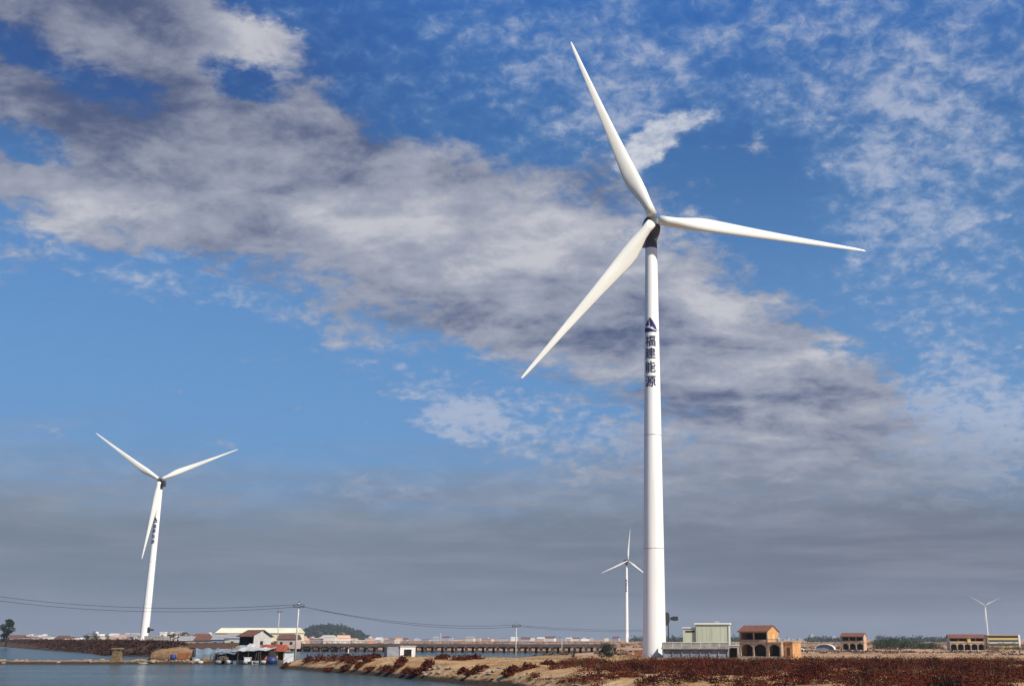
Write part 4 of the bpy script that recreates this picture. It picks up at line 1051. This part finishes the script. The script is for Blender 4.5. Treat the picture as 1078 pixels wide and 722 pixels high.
# heaps of nets and bags in front of the shack
def heap(px, d, w, h, m_, label, z0, n=9, cat='heap'):
    m = MB(); rings = []
    for k in range(n+1):
        a = math.pi*k/n; rings.append([(w/2*-math.cos(a), .9*math.sin(a)*math.cos(math.pi*i/8)*-1, h*math.sin(a)**.7*math.sin(math.pi*i/8)*random.uniform(.85, 1.1)) for i in range(9)])
    m.loft(rings); o = m.build('tarpaulin_heap', m_); o.location = (X(px, d), d, z0); tag(o, label, cat)
heap(255, 240.5, 3.4, 1.5, 'grey_tarp', 'heap of crumpled grey sheets left below the red-roofed shack', 2.2)
heap(264, 240, 2.6, 1.9, 'white_tarp', 'whiter crumpled sheet piled against the gable of the red-roofed shack', 2.2)
for px, pt, d, ln, lb in ((229, 684, 233.2, .2, 'thin leaning stake left of the grey-blue shelter'), (246.5, 678, 236, -.5, 'tall thin stake between the two stilt shelters'), (269, 686.5, 232.2, .3, 'short stake in the water before the dark shelter'),
                          (276, 684, 232.6, -.3, 'dark stake at the right end of the dark shelter'), (257, 690, 231.6, .1, 'low stake in the water by the white crate'), (221, 688, 234, .4, 'short stake before the canvas tent'), (239, 688, 232.4, -.2, 'stubby stake under the grey-blue shelter edge')):
    m = MB(); zt = Z(pt, d); m.tube([(0, 0, -1.2), (ln, .1, zt)], [.085, .06], 6); o = m.build('mooring_stake', 'old_wood'); o.location = (X(px, d), d, 0); tag(o, lb, 'stake', 'stakes by the stilt shelters')
for px, d, w, h, z0, m_, lb in ((236, 233.6, 2.4, .9, .7, 'old_wood', 'dark heap of nets on the floor of the grey-blue shelter'), (218, 235.5, 2.6, 1.0, .3, 'masonry', 'tan heap of bags in front of the canvas tent'), (209, 235.2, 1.6, .7, .3, 'white_tarp', 'small pale heap beside the black drum'),
                               (279, 235.5, 2.2, 1.1, .7, 'orange_tarp', 'rusty red heap between dark shelter and yellow boards'), (246, 238.6, 3.0, 1.3, 1.9, 'masonry', 'brownish heap of boards behind the two stilt shelters'), (296, 233, 1.8, .8, 0, 'old_wood', 'dark heap at the foot of the yellow board wall')):
    heap(px, d, w, h, m_, lb, z0)
# stones along the sandbar
rk = []
for q in range(3):
    bm = bmesh.new(); bmesh.ops.create_icosphere(bm, subdivisions=2, radius=.5)
    for v in bm.verts: v.co = v.co*random.uniform(.75, 1.15); v.co.z *= .6
    me = bpy.data.meshes.new('rock'); bm.to_mesh(me); bm.free(); me.materials.append(M['rock']); rk.append(me)
for k in range(60):
    px = random.uniform(-5, 205); d = random.uniform(231.5, 237.5); x = X(px, d); s = random.uniform(.35, 1.0)
    o = bpy.data.objects.new('rock', random.choice(rk)); C.collection.objects.link(o)
    o.location = (x, d, max(gz(x, d), -.1)+.08*s); o.scale = (s*random.uniform(.9, 1.8), s, s*random.uniform(.6, 1)); o.rotation_euler = (0, 0, random.uniform(0, 6))
    tag(o, 'pale rubble stone lying on the narrow sandbar across the pond', 'stone', 'stones on the sandbar')

# pale stones washed out along the foot of the bank
for k in range(90):
    px = random.uniform(440, 640); fr = np.interp(px, [440, 480, 540, 600, 700], [PW(440, 715.5)[1], PW(480, 719)[1], PW(540, 723.5)[1], 90, 80])
    d = fr+random.uniform(3, 14)*(.6 if px < 540 else 1); x = X(px, d); q = random.uniform(.25, .8)
    o = bpy.data.objects.new('rock', random.choice(rk)); C.collection.objects.link(o)
    o.location = (x, d, gz(x, d)+.05*q); o.scale = (q*random.uniform(.9, 2), q, q*random.uniform(.5, .9)); o.rotation_euler = (0, 0, random.uniform(0, 6))
    tag(o, 'pale stone lying at the foot of the sand bank near the water', 'stone', 'stones at the foot of the bank')

# ------------------------------------------------------------------ small things by the big tower and on the bank
def brick_stack():
    d = 214.0; s = ppm(d); x = X(664, d); g = gz(x, d)
    r = thing('brick_wall', 'short run of broken rusty brick wall just left of the big tower foot', 'wall', (x, d, g), math.radians(-6))
    m = MB(); hs = [.5, .8, .7, 1.3, 1.5]
    for i, h in enumerate(hs): m.box(i*.72-1.5, i*.72-.783, 0, .35, -.3, h)
    m.build('bricks', 'rust_brick', r)
brick_stack()
def pump():
    d = 200.0; x = X(365, d); g = gz(x, d)
    r = thing('pump_box', 'small dark box with a pale pipe on the shrubby left part of the bank', 'pump', (x, d, g))
    m = MB(); m.box(-.5, .5, -.35, .35, 0, .85); m.build('casing', 'dark_metal', r, bevel=.06)
    m = MB(); m.tube([(.35, 0, .85), (.35, 0, 1.55), (.7, 0, 1.75)], .1, 8); m.build('pipe', 'white_plastic', r)
pump()

# ------------------------------------------------------------------ vegetation
def tree(px, d, h, w, m_, label, group, name='tree', z0=None, n=900, crown=.25, cat='tree'):
    x = X(px, d); g = gz(x, d) if z0 is None else z0
    r = thing(name, label, cat, (x, d, g), random.uniform(0, 6), group)
    m = MB(); rt = max(.08, h*.028)
    m.tube([(0, 0, -.4), (random.uniform(-.1, .1), 0, h*.35), (random.uniform(-.2, .2), .1, h*.8)], [rt, rt*.75, rt*.3], 7)
    for k in range(6):
        a = k*1.05+random.random(); z = h*random.uniform(.2, .6)
        m.tube([(0, 0, z), (math.cos(a)*w*.2, math.sin(a)*w*.2, z+h*.12), (math.cos(a)*w*.36, math.sin(a)*w*.36, z+h*.26)], [rt*.5, rt*.35, rt*.12], 5)
    m.build('trunk', 'bark', r)
    P_, S_ = [], []; k = 16
    for i in range(k):
        a = random.uniform(0, 6.28); q = random.uniform(0, 1)**.5; t = random.uniform(crown, .92)
        env = math.sin(math.pi*min(1, (t-crown*.6)/(1.02-crown*.6)))**.6
        rr = w*.2*random.uniform(.7, 1.3)
        c = (math.cos(a)*w*.36*q*env, math.sin(a)*w*.36*q*env, h*t)
        p = RNG.normal(size=(n//k, 3)); p /= np.linalg.norm(p, axis=1)[:, None]; p *= (RNG.uniform(.3, 1, n//k)**.5)[:, None]*rr
        p[:, 2] *= .7; P_.append(p+np.array(c)); S_.append(RNG.uniform(.03, .065, n//k)*h**.75*1.3)
    P_ = np.concatenate(P_); P_[:, 2] = np.clip(P_[:, 2], .1, h)
    leaves_mesh('crown', m_, P_, np.concatenate(S_), r, .55)
    return r
def shrub(x, y, rad, h, m_, label, group, n=260, leaf=.16, name='shrub'):
    g = gz(x, y)
    r = thing(name, label, 'shrub', (x, y, g), 0, group)
    m = MB()
    for k in range(5):
        a = k*1.26; m.tube([(0, 0, -.15), (math.cos(a)*rad*.4, math.sin(a)*rad*.4, h*.55)], [.05, .02], 5)
    m.build('stems', 'bark', r)
    P_ = []
    for k in range(6):
        a = random.uniform(0, 6.28); q = random.uniform(0, .65)*rad
        P_.append(clump_points((math.cos(a)*q, math.sin(a)*q, -.05), rad*random.uniform(.45, .7), h*random.uniform(.65, 1.05), n//6))
    P_ = np.concatenate(P_); leaves_mesh('foliage', m_, P_, RNG.uniform(leaf*.7, leaf*1.4, len(P_)), r, .5)
    return r
# separate dark-red clumps down the face of the bank
face = 'dark red shrub clump growing on the bare sand bank left of the thick red cover'
spots = []
for (px, py, rp, hp, gap) in [(337, 692, 12, 8, 1), (349, 692, 13, 8, 1), (361, 692, 13, 8, 1), (372, 694, 11, 8, 1), (326, 693, 8, 7, 1), (382, 691, 10, 5, 1), (391, 690, 8, 4, 1), (300, 699, 6, 5, 1),
                              (388, 693, 7, 7, 1), (395, 690, 7, 5, 1), (378, 700, 7, 6, 1), (366, 702, 7, 5, 1), (391, 703, 9, 4, 1), (405, 703, 8, 6, 1), (413, 704, 7, 5, 1),
                              (424, 694, 8, 8, 1), (420, 699, 7, 7, 1), (428, 705, 9, 7, 1), (437, 707, 7, 5, 1), (443, 705, 6, 6, 1), (453, 697, 8, 8, 1), (449, 702, 6, 7, 1), (462, 692, 7, 4, 1), (470, 690, 6, 4, 1),
                              (488, 692, 11, 5, 1), (500, 691, 11, 6, 1), (487, 705, 6, 5, 1), (503, 704, 7, 7, 1), (510, 702, 7, 6, 1), (497, 708, 6, 4, 1), (545, 703, 9, 5, 1), (556, 701, 8, 6, 1), (536, 708, 8, 5, 1), (577, 697, 10, 5, 1), (445, 714, 7, 4, 1), (400, 711, 8, 3, 1), (348, 704, 7, 4, 1)]:
    v = px_dir(px, py+hp*.45); yy = np.linspace(95, 300, 2600); xx = yy*v.x/v.y; zl = CAMZ+yy*v.z/v.y
    hit = np.where(ground(xx, yy)-zl > 0)[0]
    if not len(hit): continue
    x, y = float(xx[hit[0]]), float(yy[hit[0]])
    if gz(x, y) < .12: continue
    sc = ppm(y); shrub(x, y, rp/sc*1.2, max(.5, hp/sc*1.1), 'red_shrub', face, 'red shrub clumps on the sand bank', 720, .12)
# round green bush left of the tower
tree(638.5, 232, Z(676.5, 232)-1.2, 4.6, 'dark_leaf', 'round dark green bush on the sand just left of the big tower', None, 'bush', n=1500, crown=.12, z0=1.15, cat='bush')
tree(604, 250, 1.7, 1.6, 'dark_leaf', 'small dark bush farther left along the sand from the round green bush', None, 'bush', n=350, crown=.1, cat='bush')
tree(6, 640, Z(651.5, 640)-1.0, 9.5, 'dark_leaf', 'big dark tree at the left edge behind the dike', None, n=1800, crown=.2, z0=1.0)
for px, ty, w in ((90, 667.5, 6), (99, 664, 10)):
    tree(px, 760, Z(ty, 760)-1, w, 'dark_leaf' if w < 7 else 'green_leaf', 'small dark tree standing before the pale village houses' if w < 7 else 'broad-crowned green tree above the pale village houses', None, n=700, crown=.3, z0=1.0)
for px, ty, w, lb in ((181.5, 666, 7, 'left of two small pointed trees right of the left turbine foot'), (191.5, 664.8, 8, 'right of two small pointed trees right of the left turbine foot')):
    tree(px, 600, Z(ty, 600)-1, w, 'dark_leaf', lb, None, n=800, crown=.15, z0=1.0)
for k in range(11):
    px = 924+k*6.2+random.uniform(-1, 1); ty = 672.3+abs(k-3)*.55+random.uniform(-.5, .8)
    tree(px, 470+random.uniform(-8, 20), Z(ty, 470)-.9, random.uniform(6, 8.5), 'green_leaf', 'green tree in the low row between the middle villa and the wide villa', 'row of green trees', n=1700, crown=.08, z0=.8)
for k in range(15):
    px = 1026+k*4+random.uniform(-1.5, 1.5); d = random.uniform(415, 470)
    tree(px, d, random.uniform(1.6, 2.8), random.uniform(3, 5), 'grey_leaf', 'grey-green scrub bush before the long yellow building', 'scrub before the long building', 'bush', n=300, crown=.05, z0=.85, cat='bush')
for k in range(7):
    px = 112+k*6.2+random.uniform(-1.5, 1.5)
    tree(px, 600+random.uniform(-20, 60), random.uniform(4.4, 6.2), random.uniform(3, 5), 'dark_leaf', 'low dark bush along the back of the dike left of the turbine', 'bushes behind the dike', 'bush', n=260, crown=.1, z0=1.0, cat='bush')

# the thick red cover of the right-hand marsh: no one could count it
pts, sz = [], []
NM = 9000
xr = RNG.uniform(-22, 92, NM); yr = RNG.uniform(58, 172, NM)
u = xr/(yr/1.0357)*F_PX+CX                                  # bearing of each plant, read as on the photograph
front = np.interp(u, [540, 580, 620, 660, 700, 800, 900, 1078, 1300], [124, 106, 92, 80, 72, 66, 62, 60, 58])
back = np.interp(u, [520, 560, 600, 650, 700, 760, 850, 940, 1078, 1300], [126, 130, 138, 144, 144, 148, 143, 139, 137, 134])
mask = fbm(xr/4.5+3, yr/7+8, 3); mbig = fbm(xr/14+3, yr/22+18, 3)
thr = np.interp(u, [545, 600, 700, 800, 900], [.45, .405, .365, .355, .345])
dens = (mask > thr) & (u > 528) & (u < 1330) & (yr > front) & (yr < back+22*(mbig-.45)+10*(mask-.45))
sel = np.where(dens)[0][:4200]
gzs = ground(xr[sel], yr[sel])
for i, g in zip(sel, gzs):
    if g < .25: continue
    big = RNG.uniform(0, 1)**2*(.35+1.3*np.clip((mask[i]-thr[i])/.25, 0, 1))
    big = min(big, 1.0)
    r = .45+1.3*big; h = (.28+.9*big)*RNG.uniform(.75, 1.2)*(.75+.6*(mbig[i]-.3))
    k = int(80+260*big); q = clump_points((xr[i], yr[i], g-.06), r, h, k); pts.append(q); sz.append(RNG.uniform(.04, .10, k))
tag(leaves_mesh('marsh_shrub_cover', 'red_shrub', np.concatenate(pts), np.concatenate(sz), flat=.5), kind='stuff')
def upright(name, m_, cen, hgt, wid):
    n = len(cen); a = RNG.uniform(0, np.pi, n); lean = RNG.normal(0, .28, (n, 2))*hgt[:, None]
    w = np.stack([np.cos(a)*wid, np.sin(a)*wid, 0*a], 1); tip = np.stack([lean[:, 0], lean[:, 1], hgt], 1)
    v = np.stack([cen-w, cen+w, cen+w*.6+tip*.6, cen+tip, cen-w*.6+tip*.6], 1).reshape(-1, 3)
    me = bpy.data.meshes.new(name); me.vertices.add(5*n); me.vertices.foreach_set('co', v.astype(np.float32).ravel())
    me.loops.add(5*n); me.loops.foreach_set('vertex_index', np.arange(5*n, dtype=np.int32))
    me.polygons.add(n); me.polygons.foreach_set('loop_start', np.arange(0, 5*n, 5, dtype=np.int32)); me.update(calc_edges=True)
    me.materials.append(M[m_]); o = bpy.data.objects.new(name, me); C.collection.objects.link(o); return tag(o, kind='stuff')
ps = []
for i, g in zip(sel, gzs):
    if g < .25 or RNG.uniform() > .13: continue
    k = int(RNG.uniform(5, 16)); p_ = np.stack([xr[i]+RNG.normal(0, .5, k), yr[i]+RNG.normal(0, .5, k), np.full(k, g-.02)], 1); ps.append(p_)
ps = np.concatenate(ps); upright('marsh_stems', 'stem_leaf', ps, RNG.uniform(.35, 1.15, len(ps)), RNG.uniform(.012, .035, len(ps)))
# dry grass sprinkled over the sand near the tower
pts, sz = [], []
xg = RNG.uniform(-50, 70, 15000); yg = RNG.uniform(75, 225, 15000); mg = fbm(xg/6+40, yg/6, 3); gg = ground(xg, yg)
for x, y, m_, g in zip(xg, yg, mg, gg):
    if m_ < .43 or g < .7: continue
    u_ = x/(y/1.0357)*F_PX+CX
    if u_ > 560 and y < np.interp(u_, [560, 650, 760, 940, 1078], [128, 143, 149, 141, 138]) and RNG.uniform() < .85: continue
    k = 9; q = clump_points((x, y, g-.03), RNG.uniform(.15, .5), RNG.uniform(.15, .38), k); pts.append(q); sz.append(RNG.uniform(.07, .16, k))
tag(leaves_mesh('dry_grass', 'dry_grass', np.concatenate(pts), np.concatenate(sz), flat=.25), kind='stuff')
# brown scrub on the dike
pts, sz = [], []
for i in range(len(DIKE)-2):
    a, b = Vector(DIKE[i]), Vector(DIKE[i+1]); ln = (b-a).length; nrm = Vector((-(b-a).y, (b-a).x)).normalized()
    if nrm.y < 0: nrm = -nrm
    for k in range(int(min(ln, 520)*2.2)):
        p = a.lerp(b, random.random())+nrm*(random.uniform(.2, 10) if i > 1 else random.uniform(.2, 24))
        q = clump_points((p.x, p.y, 0), random.uniform(.9, 1.9), random.uniform(.6, 1.3), 30); pts.append(q); sz.append(RNG.uniform(.25, .5, 30))
pp = np.concatenate(pts); cx_ = np.repeat(np.array([q[:, 0].mean() for q in pts]), 30); cy_ = np.repeat(np.array([q[:, 1].mean() for q in pts]), 30)
gd = ground(cx_, cy_); pp[:, 2] += gd; keep = gd > .1
tag(leaves_mesh('dike_scrub', 'dike_shrub', pp[keep], np.concatenate(sz)[keep], flat=.55), kind='stuff')

pts, sz = [], []
xf = RNG.uniform(-260, 420, 9000); yf = 285*np.exp(RNG.uniform(0, 1.5, 9000)); mf = fbm(xf/60+3, yf/28+11, 4); gf = ground(xf, yf); uf = xf/(yf/1.0357)*F_PX+CX
for x, y, m_, g, u_ in zip(xf, yf, mf, gf, uf):
    if m_ < .50 or g < .5 or u_ < 290 or u_ > 1150: continue
    h = RNG.uniform(.3, .9); q = clump_points((x, y, g-.05), RNG.uniform(.8, 2.4), h, 16); pts.append(q); sz.append(RNG.uniform(.2, .5, 16))
tag(leaves_mesh('plain_scrub', 'plain_shrub', np.concatenate(pts), np.concatenate(sz), flat=.5), kind='stuff')

pts, sz = [], []
for k in range(1150):
    px = random.uniform(640, 1130); d = random.uniform(1300, 2200); x = X(px, d)
    if fbm(np.array([px/40.]), np.array([.5]), 3)[0] < .33: continue
    h = random.uniform(4.5, 10)*(.6+.8*fbm(np.array([px/12.]), np.array([7.5]), 2)[0]); n_ = 26
    q = clump_points((x, d, .8), random.uniform(3, 8), h, n_); pts.append(q); sz.append(RNG.uniform(.7, 1.5, n_))
tag(leaves_mesh('distant_tree_belt', 'wood_leaf', np.concatenate(pts), np.concatenate(sz), flat=.6), kind='stuff')

# ------------------------------------------------------------------ air
def haze():
    hm_ = MB(); hm_.box(-4500, 4500, -320, 6900, -2.6, 135)
    m = bpy.data.materials.new('haze'); m.use_nodes = True; N, L = m.node_tree.nodes, m.node_tree.links
    N.remove(N['Principled BSDF']); v = N.new('ShaderNodeVolumePrincipled'); L.new(v.outputs[0], N['Material Output'].inputs['Volume'])
    v.inputs['Color'].default_value = (.80, .86, .95, 1); v.inputs['Density'].default_value = .0001; v.inputs['Anisotropy'].default_value = .2
    o = hm_.build('haze', m); tag(o, kind='stuff')
haze()
